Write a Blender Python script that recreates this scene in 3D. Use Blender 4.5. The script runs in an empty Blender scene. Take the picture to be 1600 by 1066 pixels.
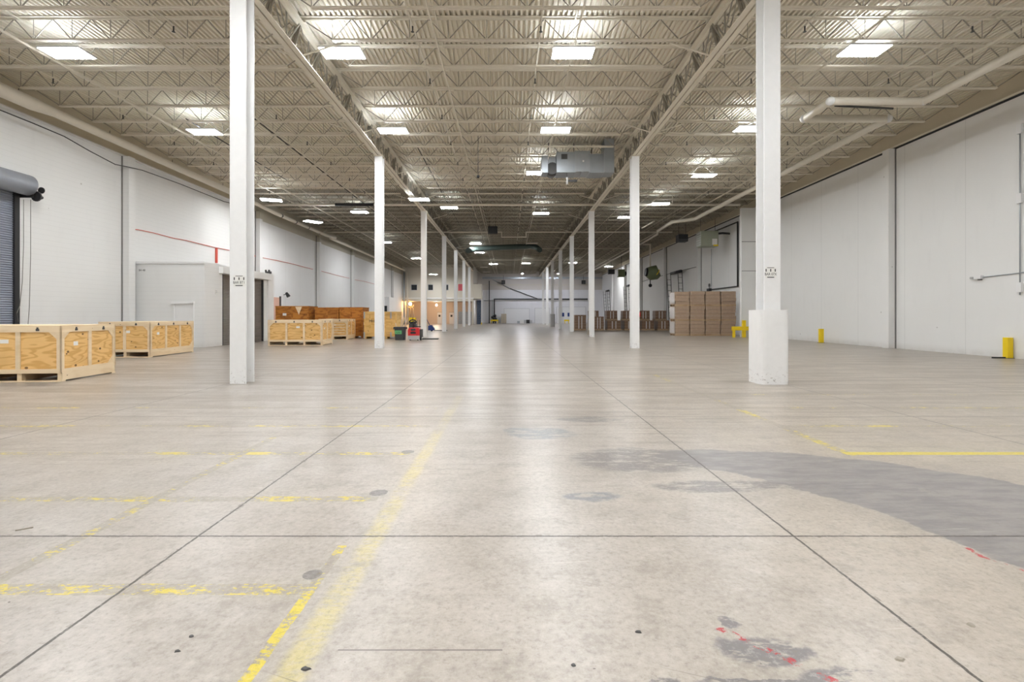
import bpy, bmesh, math, random
from mathutils import Vector, Matrix
random.seed(7)
SC = bpy.context.scene
COL = SC.collection
F, VX, VY, H = 769.0, 795.0, 493.0, 1.567        # focal length in px, vanishing point, eye height
WL, WR, YN, YE = -18.4, 18.4, -20.0, 97.0        # room
XL, XR = -6.2, 6.03                              # the two column rows
COLS = [11.45, 23.6, 35.9, 47.2, 57.5, 68.0, 77.3, 86.4]
ZB, ZT, ZD = 9.6, 10.3, 10.35                    # joist bottom chord, joist top, deck underside
def X_(px, d): return (px - VX) * d / F
def Z_(py, d): return H + (VY - py) * d / F
def D_(py): return F * H / (py - VY)

# ------------------------------------------------------------------ materials
class NT:
    def __init__(s, name):
        m = bpy.data.materials.new(name); m.use_nodes = True
        s.m = m; s.t = m.node_tree; s.n = s.t.nodes; s.l = s.t.links
        s.b = s.n['Principled BSDF']
    def _in(s, sock, v):
        if v is None: return
        if isinstance(v, (int, float)): sock.default_value = v
        elif isinstance(v, (tuple, list)):
            sock.default_value = tuple(v) if len(v) == len(sock.default_value) else tuple(v) + (1,)
        else: s.l.new(v, sock)
    def math(s, op, a, b=None, c=None, clamp=False):
        n = s.n.new('ShaderNodeMath'); n.operation = op; n.use_clamp = clamp
        s._in(n.inputs[0], a); s._in(n.inputs[1], b); s._in(n.inputs[2], c)
        return n.outputs[0]
    def mul(s, *a):
        r = a[0]
        for x in a[1:]: r = s.math('MULTIPLY', r, x)
        return r
    def mix(s, f, a, b, mode='MIX'):
        n = s.n.new('ShaderNodeMix'); n.data_type = 'RGBA'; n.blend_type = mode
        s._in(n.inputs[0], f); s._in(n.inputs[6], a); s._in(n.inputs[7], b)
        return n.outputs[2]
    def ramp(s, v, a, b, lo=0.0, hi=1.0):
        n = s.n.new('ShaderNodeMapRange'); n.interpolation_type = 'SMOOTHSTEP'
        s._in(n.inputs[0], v); s._in(n.inputs[1], a); s._in(n.inputs[2], b); s._in(n.inputs[3], lo); s._in(n.inputs[4], hi)
        return n.outputs[0]
    def scaled(s, v, sc, off=(0, 0, 0)):
        n = s.n.new('ShaderNodeMapping'); s._in(n.inputs[0], v); n.inputs['Scale'].default_value = sc; n.inputs['Location'].default_value = off
        return n.outputs[0]
    def noise(s, v, scale, detail=3, rough=.55, w=None, dist=0):
        n = s.n.new('ShaderNodeTexNoise')
        if w is not None: n.noise_dimensions = '4D'; s._in(n.inputs['W'], w)
        s._in(n.inputs['Vector'], v); n.inputs['Scale'].default_value = scale; n.inputs['Detail'].default_value = detail
        n.inputs['Roughness'].default_value = rough; n.inputs['Distortion'].default_value = dist
        return n.outputs[0]
    def voro(s, v, scale, out='Distance'):
        n = s.n.new('ShaderNodeTexVoronoi'); s._in(n.inputs['Vector'], v); n.inputs['Scale'].default_value = scale
        return n.outputs[out]
    def pos(s):
        return s.n.new('ShaderNodeNewGeometry').outputs['Position']
    def obj(s):
        return s.n.new('ShaderNodeTexCoord').outputs['Object']
    def rand(s):
        return s.n.new('ShaderNodeObjectInfo').outputs['Random']
    def sep(s, v):
        n = s.n.new('ShaderNodeSeparateXYZ'); s._in(n.inputs[0], v); return n.outputs
    def comb(s, x, y, z):
        n = s.n.new('ShaderNodeCombineXYZ'); s._in(n.inputs[0], x); s._in(n.inputs[1], y); s._in(n.inputs[2], z); return n.outputs[0]
    def curve(s, v, pts):
        n = s.n.new('ShaderNodeFloatCurve'); c = n.mapping; cu = c.curves[0]
        c.clip_min_x = -100; c.clip_max_x = 100; c.clip_min_y = -100; c.clip_max_y = 100; c.use_clip = False
        for i, p in enumerate(pts):
            if i < 2: cu.points[i].location = p
            else: cu.points.new(*p)
        for p in cu.points: p.handle_type = 'VECTOR'
        c.extend = 'HORIZONTAL'; c.update(); s._in(n.inputs['Value'], v)
        return n.outputs[0]
    def bump(s, h, strength, dist=.01):
        n = s.n.new('ShaderNodeBump'); n.inputs['Strength'].default_value = strength; n.inputs['Distance'].default_value = dist
        s._in(n.inputs['Height'], h); s.l.new(n.outputs[0], s.b.inputs['Normal'])
    def out(s, col, rough=.5, metal=0.0, spec=.5):
        s._in(s.b.inputs['Base Color'], col); s._in(s.b.inputs['Roughness'], rough); s._in(s.b.inputs['Metallic'], metal)
        s._in(s.b.inputs['Specular IOR Level'], spec)
        return s.m

def paint(name, c, rough=.5, metal=0.0, var=.08, scale=4.0, spec=.4):
    k = NT(name); p = k.obj(); n = k.noise(p, scale, 4)
    d = tuple(x * (1 - var) for x in c); e = tuple(min(1, x * (1 + var)) for x in c)
    return k.out(k.mix(n, d, e), rough, metal, spec)

M = {}
M['white'] = paint('white_paint', (.80, .80, .80), .45, var=.03)
M['col_white'] = None
M['cream'] = paint('cream_paint', (.79, .74, .635), .5, var=.06, scale=1.5)
M['web'] = paint('shaded_web_steel', (.34, .315, .265), .5, var=.08, scale=1.5)  # bare brownish rods, darkened further to carry the members' shadow sides
M['pipe'] = paint('cream_pipe', (.74, .69, .59), .45, var=.04)
M['deck'] = paint('cream_deck', (.79, .735, .625), .55, var=.05, scale=.6)
M['grey'] = paint('grey_metal', (.42, .45, .48), .35, .6, var=.12)
M['duct'] = paint('galvanised', (.36, .39, .42), .4, .5, var=.2, scale=2)
M['shutter'] = paint('blue_grey_steel', (.30, .33, .40), .4, .2, var=.06)
M['brown_shutter'] = paint('brown_grey_steel', (.23, .20, .18), .4, .2, var=.06)
M['barrel'] = paint('barrel_grey', (.30, .32, .36), .4, .2, var=.05)
M['black'] = paint('black_metal', (.025, .025, .027), .5, var=.1)
M['dark'] = paint('dark_steel', (.06, .06, .06), .5, var=.15)
M['brace'] = paint('bare_brace', (.30, .27, .22), .5, var=.1)
M['chain'] = paint('chain_steel', (.35, .34, .32), .4, .7)
M['yellow'] = paint('safety_yellow', (.86, .62, .015), .4, var=.05)
M['red'] = paint('red_paint', (.62, .03, .035), .35, var=.06)
M['redline'] = paint('red_tube', (.62, .08, .05), .5)
M['green'] = paint('heater_green', (.16, .19, .10), .45, var=.1)
M['dgreen'] = paint('dark_green_duct', (.07, .095, .088), .3, .3, var=.2)
M['pale_green'] = paint('pale_green_case', (.34, .36, .28), .45, var=.08)
M['bin'] = paint('bin_plastic', (.055, .06, .065), .5, var=.05)
M['label_green'] = paint('green_label', (.15, .50, .22), .5)
M['paper'] = paint('white_paper', (.82, .81, .78), .6, var=.02)
M['rubber'] = paint('rubber', (.02, .02, .02), .7)
M['blue'] = paint('blue_paint', (.03, .06, .22), .4)
M['curtain'] = paint('blue_curtain', (.035, .075, .15), .45, var=.3)
M['beige_wall'] = paint('beige_wall', (.62, .58, .50), .6, var=.03)
M['warm_wall'] = paint('warm_wall', (.66, .56, .47), .6, var=.04)
M['glass'] = paint('dark_glass', (.035, .04, .045), .12, var=.05)
M['sign_red'] = paint('sign_red', (.55, .10, .12), .5)
M['tan'] = paint('tan_cabinet', (.46, .40, .31), .5)
M['joint'] = paint('dark_joint', (.22, .215, .21), .8)
M['text'] = paint('sign_ink', (.06, .06, .06), .6)
M['wood_offcut'] = paint('pale_wood', (.72, .56, .38), .6, var=.1, scale=9)
M['silver'] = paint('silver_plastic', (.48, .48, .48), .4, .1)
M['lit_pink'] = paint('lit_doorway', (.68, .42, .33), .6)  # pink panel colour stands in for orange light inside the doorway

def emit(name, c, s):
    k = NT(name); k.b.inputs['Emission Color'].default_value = (*c, 1); k.b.inputs['Emission Strength'].default_value = s
    k.b.inputs['Base Color'].default_value = (.8, .8, .8, 1); return k.m
LAMP = 105.0
M['lamp'] = emit('lamp_diffuser', (.955, .98, 1), LAMP)
M['lamp_up'] = emit('lamp_uplight', (.86, .93, 1), LAMP * .85)
M['lamp_dim'] = emit('lamp_far', (.96, .98, 1), LAMP * 1.6)
M['lamp_star'] = emit('lamp_star', (.86, .89, 1), 1200.0)
M['lamp_warm'] = emit('lamp_warm', (1, .90, .80), LAMP)
M['lamp_orange'] = emit('lamp_sodium', (1, .52, .16), 90.0)
M['lamp_small'] = emit('lamp_small', (1, .76, .52), 190.0)
M['lamp_off'] = paint('lamp_unlit', (.75, .66, .52), .5, var=.02)

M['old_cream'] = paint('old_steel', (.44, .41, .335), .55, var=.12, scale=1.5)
M['old_web'] = paint('old_shaded_web_steel', (.20, .18, .145), .55, var=.1, scale=1.5)  # far web, likewise darkened to stand in for its shadow sides
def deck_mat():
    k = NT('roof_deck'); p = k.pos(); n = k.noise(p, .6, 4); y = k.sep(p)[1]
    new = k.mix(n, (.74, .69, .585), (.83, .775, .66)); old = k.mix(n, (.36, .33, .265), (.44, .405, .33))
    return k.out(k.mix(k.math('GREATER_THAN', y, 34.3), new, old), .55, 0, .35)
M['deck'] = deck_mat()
def column_mat():
    k = NT('white_column_paint'); p = k.pos(); s = k.sep(p)
    n = k.noise(p, 7, 5); low = k.ramp(s[2], .5, 0.0)
    scuff = k.mul(low, k.ramp(k.noise(p, 16, 5, .7), .56, .66))
    c = k.mix(n, (.80, .80, .80), (.87, .87, .87)); c = k.mix(k.mul(scuff, .7), c, (.25, .22, .19))
    return k.out(c, .4)
M['col_white'] = column_mat()

def wall_mat(name, base, band, zband, horiz, blocks, joints):
    """painted wall: block courses or panel joints, with the cream coat of the roof steel on its top band"""
    k = NT(name); p = k.pos(); s = k.sep(p); h = s[horiz]; z = s[2]
    n = k.noise(p, .8, 5); n2 = k.noise(k.scaled(p, (1, 1, .25)), 2.5, 4)
    c = k.mix(n, tuple(x * .96 for x in base), base)
    c = k.mix(k.ramp(n2, .52, .78, 0, .16), c, tuple(x * .82 for x in base))
    if blocks:
        cz = k.math('WRAP', z, .203, 0.0); row = k.math('COMPARE', cz, .1, .006)
        c = k.mix(k.mul(row, .28), c, tuple(x * .70 for x in base))
    if joints:
        ch = k.math('WRAP', h, joints, 0.0); j = k.math('COMPARE', ch, joints / 2, .012)
        c = k.mix(k.mul(j, .35), c, tuple(x * .55 for x in base))
    sp = k.math('LESS_THAN', k.voro(p, .9), .035)
    c = k.mix(k.mul(sp, .5), c, (.30, .28, .26))
    if zband: c = k.mix(k.math('GREATER_THAN', z, zband), c, band)
    dirt = k.mul(k.ramp(z, .35, 0.0), k.noise(p, 3, 4))
    c = k.mix(k.mul(dirt, .45), c, (.38, .34, .29))
    return k.out(c, .6, 0, .25)
WHITE = (.80, .80, .79); BAND = (.60, .54, .42)
M['wall_l'] = wall_mat('block_wall_paint', WHITE, BAND, 9.2, 1, True, 0)
M['wall_lp'] = wall_mat('panel_wall_paint', (.80, .80, .80), (.50, .47, .39), 8.6, 1, False, 2.8)
M['wall_r'] = wall_mat('right_panel_paint', WHITE, BAND, 9.55, 1, False, 3.05)
M['wall_e'] = wall_mat('end_wall_paint', (.78, .78, .80), (.62, .58, .54), 6.6, 0, False, 3.05)
M['hut'] = wall_mat('hut_block_paint', (.78, .78, .77), BAND, 0, 0, True, 0)

def floor_mat():
    k = NT('worn_concrete'); P = k.pos(); S = k.sep(P); X, Y = S[0], S[1]
    fine = k.noise(P, 9, 6, .65); mid = k.noise(P, 1.1, 5); big = k.noise(P, .22, 3)
    streak = k.noise(k.scaled(P, (.22, 2.2, 1)), 1.3, 5, .6)
    c = k.mix(k.ramp(big, .35, .65), (.42, .377, .335), (.40, .372, .345))
    c = k.mix(k.ramp(X, -1.5, 4.0, 0, .55), c, (.43, .365, .285))
    c = k.mix(k.ramp(mid, .40, .66, 0, .50), c, (.315, .278, .238))
    mot = k.noise(k.scaled(P, (1, 1, 1), (3, 8, 0)), 3.3, 7, .72); c = k.mix(k.ramp(mot, .50, .64, 0, .55), c, (.28, .245, .21)); c = k.mix(k.ramp(mot, .47, .32, 0, .35), c, (.55, .515, .475))
    c = k.mix(k.ramp(fine, .50, .72, 0, .42), c, (.28, .25, .22))
    c = k.mix(k.mul(k.ramp(streak, .42, .60, 0, .75), k.ramp(Y, 3.5, 12)), c, (.225, .185, .145))
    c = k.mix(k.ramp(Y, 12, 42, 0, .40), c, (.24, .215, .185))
    st2 = k.noise(k.scaled(P, (.5, 6, 1)), 1.6, 5, .65); c = k.mix(k.mul(k.ramp(st2, .52, .66, 0, .58), k.ramp(Y, 2.5, 8)), c, (.20, .17, .135))
    # bluish patches, then the large worn grey coat at the right
    nd = k.math('SUBTRACT', k.noise(P, 2.6, 5, .65), .5); nd2 = k.math('SUBTRACT', k.noise(k.scaled(P, (1, 1, 1), (5, 3, 0)), 2.6, 5, .65), .5)
    Xd = k.math('MULTIPLY_ADD', nd, .35, X); Yd = k.math('MULTIPLY_ADD', nd2, .22, Y)
    rag = k.noise(k.scaled(P, (1, 3, 1)), 3.5, 6, .7)
    def blob(cx, cy, rx, ry):
        a = k.math('DIVIDE', k.math('SUBTRACT', Xd, cx), rx); b = k.math('DIVIDE', k.math('SUBTRACT', Yd, cy), ry)
        r = k.math('ADD', k.mul(a, a), k.mul(b, b)); return k.ramp(r, 1.1, .55)
    blue = k.math('MAXIMUM', blob(.42, 6.55, .5, .34), k.math('MAXIMUM', blob(.72, 4.26, .26, .13), blob(.15, 6.75, .25, .15)))
    c = k.mix(k.mul(blue, k.ramp(rag, .40, .54), .85), c, (.19, .20, .215))
    xl = k.curve(Yd, [(2.4, 3.5), (3.04, 3.18), (3.21, 3.07), (3.54, 3.06), (3.84, 2.99), (4.09, 2.85), (4.3, 2.57), (4.45, 2.47), (4.7, 2.42), (4.83, 2.0), (5.0, 1.7), (5.4, 1.45), (5.8, 2.0), (6.2, 2.4)])
    yu = k.curve(Xd, [(0.8, 5.7), (2.06, 5.76), (2.92, 5.74), (3.36, 5.5), (3.76, 5.39), (4.16, 5.22), (4.47, 4.92), (4.78, 4.56), (5.5, 3.6), (6.2, 2.4)])
    e1 = k.math('ADD', k.math('SUBTRACT', k.math('MULTIPLY_ADD', nd, .16, X), xl), k.mul(k.math('SUBTRACT', rag, .5), .30, k.ramp(X, 3.2, 1.8, .25, 2.5))); e2 = k.math('SUBTRACT', yu, k.math('MULTIPLY_ADD', nd2, .16, Y))
    grey = k.mul(k.ramp(e1, 0, .035), k.ramp(e2, 0, .035))
    tone = k.mix(k.ramp(k.noise(k.scaled(P, (.6, 2, 1)), 4, 6, .7), .35, .65), (.27, .25, .24), (.175, .165, .168))
    thin = k.ramp(k.noise(P, 2.0, 6, .7), .30, .42, .55, 1.0)
    c = k.mix(k.mul(grey, thin, .92), c, tone)
    smear = k.math('MAXIMUM', k.math('MAXIMUM', blob(1.45, 5.35, .85, .5), blob(1.85, 4.5, .6, .16)), k.math('MAXIMUM', blob(2.2, 4.55, .5, .12), blob(1.2, 7.4, .5, .2)))
    c = k.mix(k.mul(smear, k.ramp(rag, .38, .52), .9), c, (.185, .168, .16))
    bott = k.math('MAXIMUM', blob(1.15, 2.11, .34, .02), k.math('MAXIMUM', blob(1.42, 2.12, .25, .06), k.math('MAXIMUM', blob(.66, 2.1, .1, .04), k.math('MAXIMUM', blob(1.12, 2.5, .05, .05), blob(1.2, 2.3, .22, .10)))))
    c = k.mix(k.mul(bott, k.ramp(rag, .42, .50), .9), c, (.16, .15, .155))
    # red marks
    redge = k.mul(k.math('COMPARE', e1, -.012, .014), k.math('LESS_THAN', Y, 3.32), k.math('GREATER_THAN', Y, 2.3), k.ramp(k.noise(P, 11, 4), .42, .52))
    t = k.math('MULTIPLY_ADD', Y, -.95, 3.40)
    rline = k.mul(k.math('COMPARE', k.math('MULTIPLY_ADD', nd, .06, X), t, .03), k.math('LESS_THAN', Y, 2.47), k.math('GREATER_THAN', Y, 2.1), k.ramp(k.noise(P, 14, 5, .7), .50, .56))
    c = k.mix(k.math('MAXIMUM', redge, rline), c, (.40, .03, .04))
    # yellow paint lines worn through
    w1 = k.noise(k.scaled(P, (1.0, 2.0, 1)), 11.0, 7, .78); w2 = k.noise(k.scaled(P, (1, 1, 1), (9, 4, 0)), 1.6, 3)
    wear = k.math('MULTIPLY_ADD', w2, .55, k.mul(w1, .75))
    Xs = k.math('MULTIPLY_ADD', nd, .03, X); Ys = k.math('MULTIPLY_ADD', nd2, .03, Y)
    yw = k.math('WRAP', k.math('SUBTRACT', Ys, 2.815 - .6925), 1.385, 0.0)
    rows = k.math('COMPARE', yw, .6925, .056)
    rl = k.mul(rows, k.math('LESS_THAN', X, -1.12), k.math('GREATER_THAN', X, -11.5), k.math('LESS_THAN', Y, 9.0))
    rr = k.mul(rows, k.math('GREATER_THAN', X, 3.8), k.math('LESS_THAN', X, 13), k.math('GREATER_THAN', Y, 5), k.math('LESS_THAN', Y, 10.4))
    def lon(cx, hw, y0, y1): return k.mul(k.math('COMPARE', Xs, cx, hw), k.math('GREATER_THAN', Y, y0), k.math('LESS_THAN', Y, y1))
    l1 = lon(-1.13, .03, 1.0, 3.35); l2 = lon(-.95, .085, 1.0, 9.6); l3 = lon(-3.02, .05, 1.5, 6.4); l4 = lon(3.84, .06, 5.5, 13.0)
    strong = k.mul(rr, k.math('LESS_THAN', Y, 5.75))
    lines = k.math('MAXIMUM', k.math('MAXIMUM', rl, rr), k.math('MAXIMUM', l1, k.math('MAXIMUM', l3, l4)))
    good = k.math('MAXIMUM', strong, k.mul(l1, .12))
    weak = k.math('MAXIMUM', k.mul(l3, .6), k.mul(k.ramp(Y, 5.8, 9), .35))
    thr = k.math('ADD', k.math('SUBTRACT', .675, k.mul(good, .22)), k.mul(weak, .10))
    on = k.ramp(k.math('SUBTRACT', wear, thr), -.01, .03)
    c = k.mix(k.mul(lines, .40), c, (.25, .215, .16))
    soft = k.mul(k.ramp(k.math('ABSOLUTE', k.math('SUBTRACT', Xs, -.95)), .105, .035), k.math('LESS_THAN', Y, 9.6), k.ramp(wear, .52, .74, .02, .46))
    c = k.mix(k.mul(soft, k.ramp(Y, 5, 9.5, 1, .35)), c, (.60, .50, .10))
    c = k.mix(k.mul(lines, on, .92), c, (.62, .50, .035))
    # saw-cut joints
    def cut(v, cs, hw):
        r = None
        for q in cs:
            m = k.math('COMPARE', v, q, hw); r = m if r is None else k.math('MAXIMUM', r, m)
        return r
    jn = k.math('SUBTRACT', k.noise(P, 14, 3), .5)
    Xj = k.math('MULTIPLY_ADD', jn, .014, X); Yj = k.math('MULTIPLY_ADD', jn, .014, Y)
    jx = k.math('COMPARE', k.math('WRAP', k.math('SUBTRACT', Xj, -2.204 - 2.113), 4.226, 0.0), 2.113, .0085)
    jy = k.math('COMPARE', k.math('WRAP', k.math('SUBTRACT', Yj, 3.493 - 2.06), 4.13, 0.0), 2.06, .0085)
    j = k.math('MAXIMUM', jx, jy)
    c = k.mix(k.mul(j, .96), c, (.035, .028, .022))
    chip = k.mul(k.math('MAXIMUM', k.math('COMPARE', k.math('WRAP', k.math('SUBTRACT', Xj, -2.204 - 2.113), 4.226, 0.0), 2.113, .026), k.math('COMPARE', k.math('WRAP', k.math('SUBTRACT', Yj, 3.493 - 2.06), 4.13, 0.0), 2.06, .022)), k.ramp(k.noise(P, 8, 4, .7), .55, .66))
    c = k.mix(k.mul(chip, .7), c, (.10, .08, .06))
    # specks, hairline cracks, round patches
    spn = k.noise(k.scaled(P, (1, 1.5, 1), (2, 7, 0)), 17, 2, .5); c = k.mix(k.mul(k.ramp(spn, .765, .80, 0, .85), k.ramp(Y, 9, 5)), c, (.07, .055, .045))
    spn2 = k.noise(k.scaled(P, (1, 1, 1), (12, 5, 0)), 26, 9, .82); c = k.mix(k.ramp(spn2, .50, .64, 0, .52), c, (.20, .172, .145)); c = k.mix(k.mul(k.ramp(spn2, .50, .36, 0, .34), k.math('SUBTRACT', 1.0, grey)), c, (.56, .52, .47))
    def scratch(ang, off, thr, col, f):
        n = k.n.new('ShaderNodeMapping'); k._in(n.inputs[0], P); n.inputs['Rotation'].default_value = (0, 0, ang); n.inputs['Location'].default_value = (off, off * 2, 0); n.inputs['Scale'].default_value = (.7, 26, 1)
        # mapping scales before it rotates, so turn first
        n.vector_type = 'TEXTURE'; n.inputs['Scale'].default_value = (1.6, .035, 1)
        return k.mix(k.ramp(k.noise(n.outputs[0], 1.0, 2, .5), thr, thr + .05, 0, f), c, col)
    c = scratch(.55, 3.0, .735, (.17, .145, .12), .6); c = scratch(-.35, 9.0, .745, (.15, .13, .11), .6); c = scratch(.1, 21.0, .72, (.56, .52, .47), .5)
    def dot(cx, cy, r):
        a = k.math('SUBTRACT', X, cx); b = k.math('SUBTRACT', Y, cy)
        return k.math('LESS_THAN', k.math('ADD', k.mul(a, a), k.mul(b, b)), k.mul(r * r, k.math('MULTIPLY_ADD', fine, 1.2, .5)))
    d = k.math('MAXIMUM', dot(-1.187, 2.975, .055), dot(-1.15, 4.35, .075)); d = k.math('MAXIMUM', d, dot(-1.16, 5.65, .07))
    c = k.mix(k.mul(d, .8), c, k.mix(k.ramp(spn2, .4, .6), (.09, .082, .078), (.22, .21, .2)))
    scr = k.mul(k.math('COMPARE', Y, 2.304, .005), k.math('GREATER_THAN', X, -.8), k.math('LESS_THAN', X, -.03), .8)
    c = k.mix(scr, c, (.15, .13, .12))
    # dirt round the columns
    st = k.math('MAXIMUM', blob(-5.0, 12.3, 1.6, .7), blob(6.3, 11.7, 1.6, .5))
    c = k.mix(k.mul(st, k.ramp(streak, .35, .6), .65), c, (.25, .21, .165))
    return k.out(c, .31, 0, .38)
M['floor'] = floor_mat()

def wood(name, light, darkc, knotty=.05, freq=55.0):
    k = NT(name); o = k.obj(); s = k.sep(o); r = k.rand()
    h = k.math('ADD', s[0], s[1]); v = k.comb(k.mul(h, .55), k.mul(r, 9.0), k.mul(s[2], 2.4))
    n = k.noise(v, 1.5, 2, .45, w=k.mul(r, 17.0))
    ring = k.math('MULTIPLY_ADD', k.math('SINE', k.mul(n, freq)), .5, .5)
    g = k.noise(k.comb(k.mul(h, 2.0), r, k.mul(s[2], 60.0)), 1.5, 3)
    big = k.noise(v, .9, 3, .5, w=r)
    c = k.mix(k.ramp(ring, .45, 1.0, 0, .7), light, darkc); c = k.mix(k.ramp(g, .45, .8, 0, .35), c, darkc)
    c = k.mix(k.ramp(big, .45, .75, 0, .35), c, tuple(x * .7 for x in darkc))
    kn = k.math('LESS_THAN', k.voro(k.comb(k.mul(h, 3.2), k.mul(r, 31.0), k.mul(s[2], 4.4)), 1.0), knotty + .05)
    c = k.mix(k.mul(kn, .85), c, (.10, .045, .015))
    return k.out(c, .6, 0, .3)
M['ply'] = wood('plywood', (.82, .53, .215), (.60, .32, .09), .075)
M['ply_dark'] = wood('stained_board', (.48, .195, .035), (.24, .075, .012), .07, 30)
M['batten'] = wood('pine_batten', (.82, .66, .45), (.74, .56, .34), .0, 20)
M['pale_ply'] = wood('pale_board', (.80, .53, .20), (.66, .38, .11), .04, 24)
M['pallet'] = wood('pallet_wood', (.50, .36, .23), (.36, .24, .14), .02, 20)

def kraft(name, a, b, layer):
    k = NT(name); o = k.obj(); s = k.sep(o); r = k.rand()
    n = k.noise(o, 6, 4, w=k.mul(r, 9.0)); c = k.mix(n, a, b)
    l = k.math('COMPARE', k.math('WRAP', k.math('MULTIPLY_ADD', n, .03, s[2]), layer, 0.0), layer / 2, .012)
    c = k.mix(k.mul(l, .6), c, tuple(x * .45 for x in a))
    wr = k.noise(k.scaled(o, (1, 1, 7)), 5, 4, .6); c = k.mix(k.ramp(wr, .55, .75, 0, .35), c, (.62, .55, .48))
    k.bump(k.noise(k.scaled(o, (1, 1, 2.5)), 7, 4, .6), .5, .03)
    return k.out(c, .36, 0, .5)
M['kraft'] = kraft('wrapped_kraft', (.36, .25, .17), (.47, .345, .25), .29)
M['carton'] = kraft('brown_carton', (.20, .115, .07), (.27, .165, .10), .27)
M['film'] = paint('white_film', (.66, .62, .60), .25, var=.15, scale=8)

# ------------------------------------------------------------------ mesh helpers
class MB:
    def __init__(s): s.bm = bmesh.new()
    def hexa(s, c, u, v, w):
        """box about centre c with half-vectors u, v, w"""
        c, u, v, w = map(Vector, (c, u, v, w)); q = []
        for i in (-1, 1):
            for j in (-1, 1):
                for k in (-1, 1): q.append(s.bm.verts.new(c + i * u + j * v + k * w))
        for f in ((0, 1, 3, 2), (4, 6, 7, 5), (0, 4, 5, 1), (2, 3, 7, 6), (0, 2, 6, 4), (1, 5, 7, 3)):
            s.bm.faces.new([q[i] for i in f])
        return s
    def box(s, x0, x1, y0, y1, z0, z1):
        return s.hexa(((x0 + x1) / 2, (y0 + y1) / 2, (z0 + z1) / 2), (abs(x1 - x0) / 2, 0, 0), (0, abs(y1 - y0) / 2, 0), (0, 0, abs(z1 - z0) / 2))
    def bar(s, a, b, w, t, up=(0, 0, 1)):
        """rectangular bar a->b, width w, thickness t"""
        a, b = Vector(a), Vector(b); d = b - a
        n = d.cross(Vector(up))
        if n.length < 1e-6: n = d.cross(Vector((1, 0, 0)))
        n.normalize(); m = n.cross(d).normalized()
        return s.hexa((a + b) / 2, d / 2, n * w / 2, m * t / 2)
    def tube(s, pts, r, n=10, caps=True):
        pts = [Vector(p) for p in pts]; rr = r if isinstance(r, (list, tuple)) else [r] * len(pts)
        rings = []; t0 = (pts[1] - pts[0]).normalized()
        a = t0.orthogonal().normalized()
        for i, p in enumerate(pts):
            if i == 0: t = t0
            elif i == len(pts) - 1: t = (pts[i] - pts[i - 1]).normalized()
            else: t = ((pts[i] - pts[i - 1]).normalized() + (pts[i + 1] - pts[i]).normalized()).normalized()
            a = (a - t * a.dot(t)).normalized(); b = t.cross(a)
            k = 1.0
            if 0 < i < len(pts) - 1:
                ct = max(.4, t.dot((pts[i] - pts[i - 1]).normalized())); k = 1 / ct if ct > .75 else 1.15
            rings.append([s.bm.verts.new(p + (a * math.cos(2 * math.pi * j / n) + b * math.sin(2 * math.pi * j / n)) * rr[i] * k) for j in range(n)])
        for u, v in zip(rings, rings[1:]):
            for j in range(n):
                f = s.bm.faces.new((u[j], u[(j + 1) % n], v[(j + 1) % n], v[j])); f.smooth = n > 6
        if caps:
            s.bm.faces.new(rings[0][::-1]); s.bm.faces.new(rings[-1])
        return s
    def prism(s, poly, a, axis):
        """polygon (u,v) swept along axis 'x','y' or 'z' from a[0] to a[1]"""
        def P(u, v, w): return {'x': (w, u, v), 'y': (u, w, v), 'z': (u, v, w)}[axis]
        lo = [s.bm.verts.new(P(u, v, a[0])) for u, v in poly]; hi = [s.bm.verts.new(P(u, v, a[1])) for u, v in poly]
        n = len(poly)
        for i in range(n): s.bm.faces.new((lo[i], lo[(i + 1) % n], hi[(i + 1) % n], hi[i]))
        s.bm.faces.new(lo[::-1]); s.bm.faces.new(hi)
        return s
    def sphere(s, c, r, sz=1.0):
        g = bmesh.ops.create_uvsphere(s.bm, u_segments=14, v_segments=8, radius=r, matrix=Matrix.Translation(c) @ Matrix.Diagonal((1, 1, sz, 1)))
        for v in g['verts']:
            for f in v.link_faces: f.smooth = True
        return s
    def mesh(s, name, mat, bevel=0.0):
        if bevel: bmesh.ops.bevel(s.bm, geom=list(s.bm.edges), offset=bevel, segments=2, affect='EDGES', profile=.6)
        bmesh.ops.recalc_face_normals(s.bm, faces=s.bm.faces)
        me = bpy.data.meshes.new(name); s.bm.to_mesh(me); s.bm.free(); me.materials.append(M[mat] if isinstance(mat, str) else mat)
        return me
    def obj(s, name, mat, parent=None, bevel=0.0):
        return link(name, s.mesh(name, mat, bevel), parent)
def link(name, me, parent=None):
    o = bpy.data.objects.new(name, me); COL.objects.link(o)
    if parent is not None: o.parent = parent
    return o
def tag(o, label, cat, group=None):
    o['label'] = label; o['category'] = cat; o['kind'] = 'thing'
    if group: o['group'] = group
    return o
def thing(name, label, cat, loc=(0, 0, 0), rz=0.0, group=None):
    o = bpy.data.objects.new(name, None); o.empty_display_size = .2; COL.objects.link(o)
    o.location = loc; o.rotation_euler = (0, 0, rz)
    return tag(o, label, cat, group)
def struct(o, label=None):
    o['kind'] = 'structure'
    if label: o['label'] = label
    return o
def dup(root, loc, label, rz=None, group=None):
    r = root.copy(); COL.objects.link(r); r.location = loc; r['label'] = label
    if rz is not None: r.rotation_euler = (0, 0, rz)
    if group: r['group'] = group
    for ch in list(root.children):
        c = ch.copy(); COL.objects.link(c); c.parent = r
        for g in ch.children:
            d = g.copy(); COL.objects.link(d); d.parent = c
    return r
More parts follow.
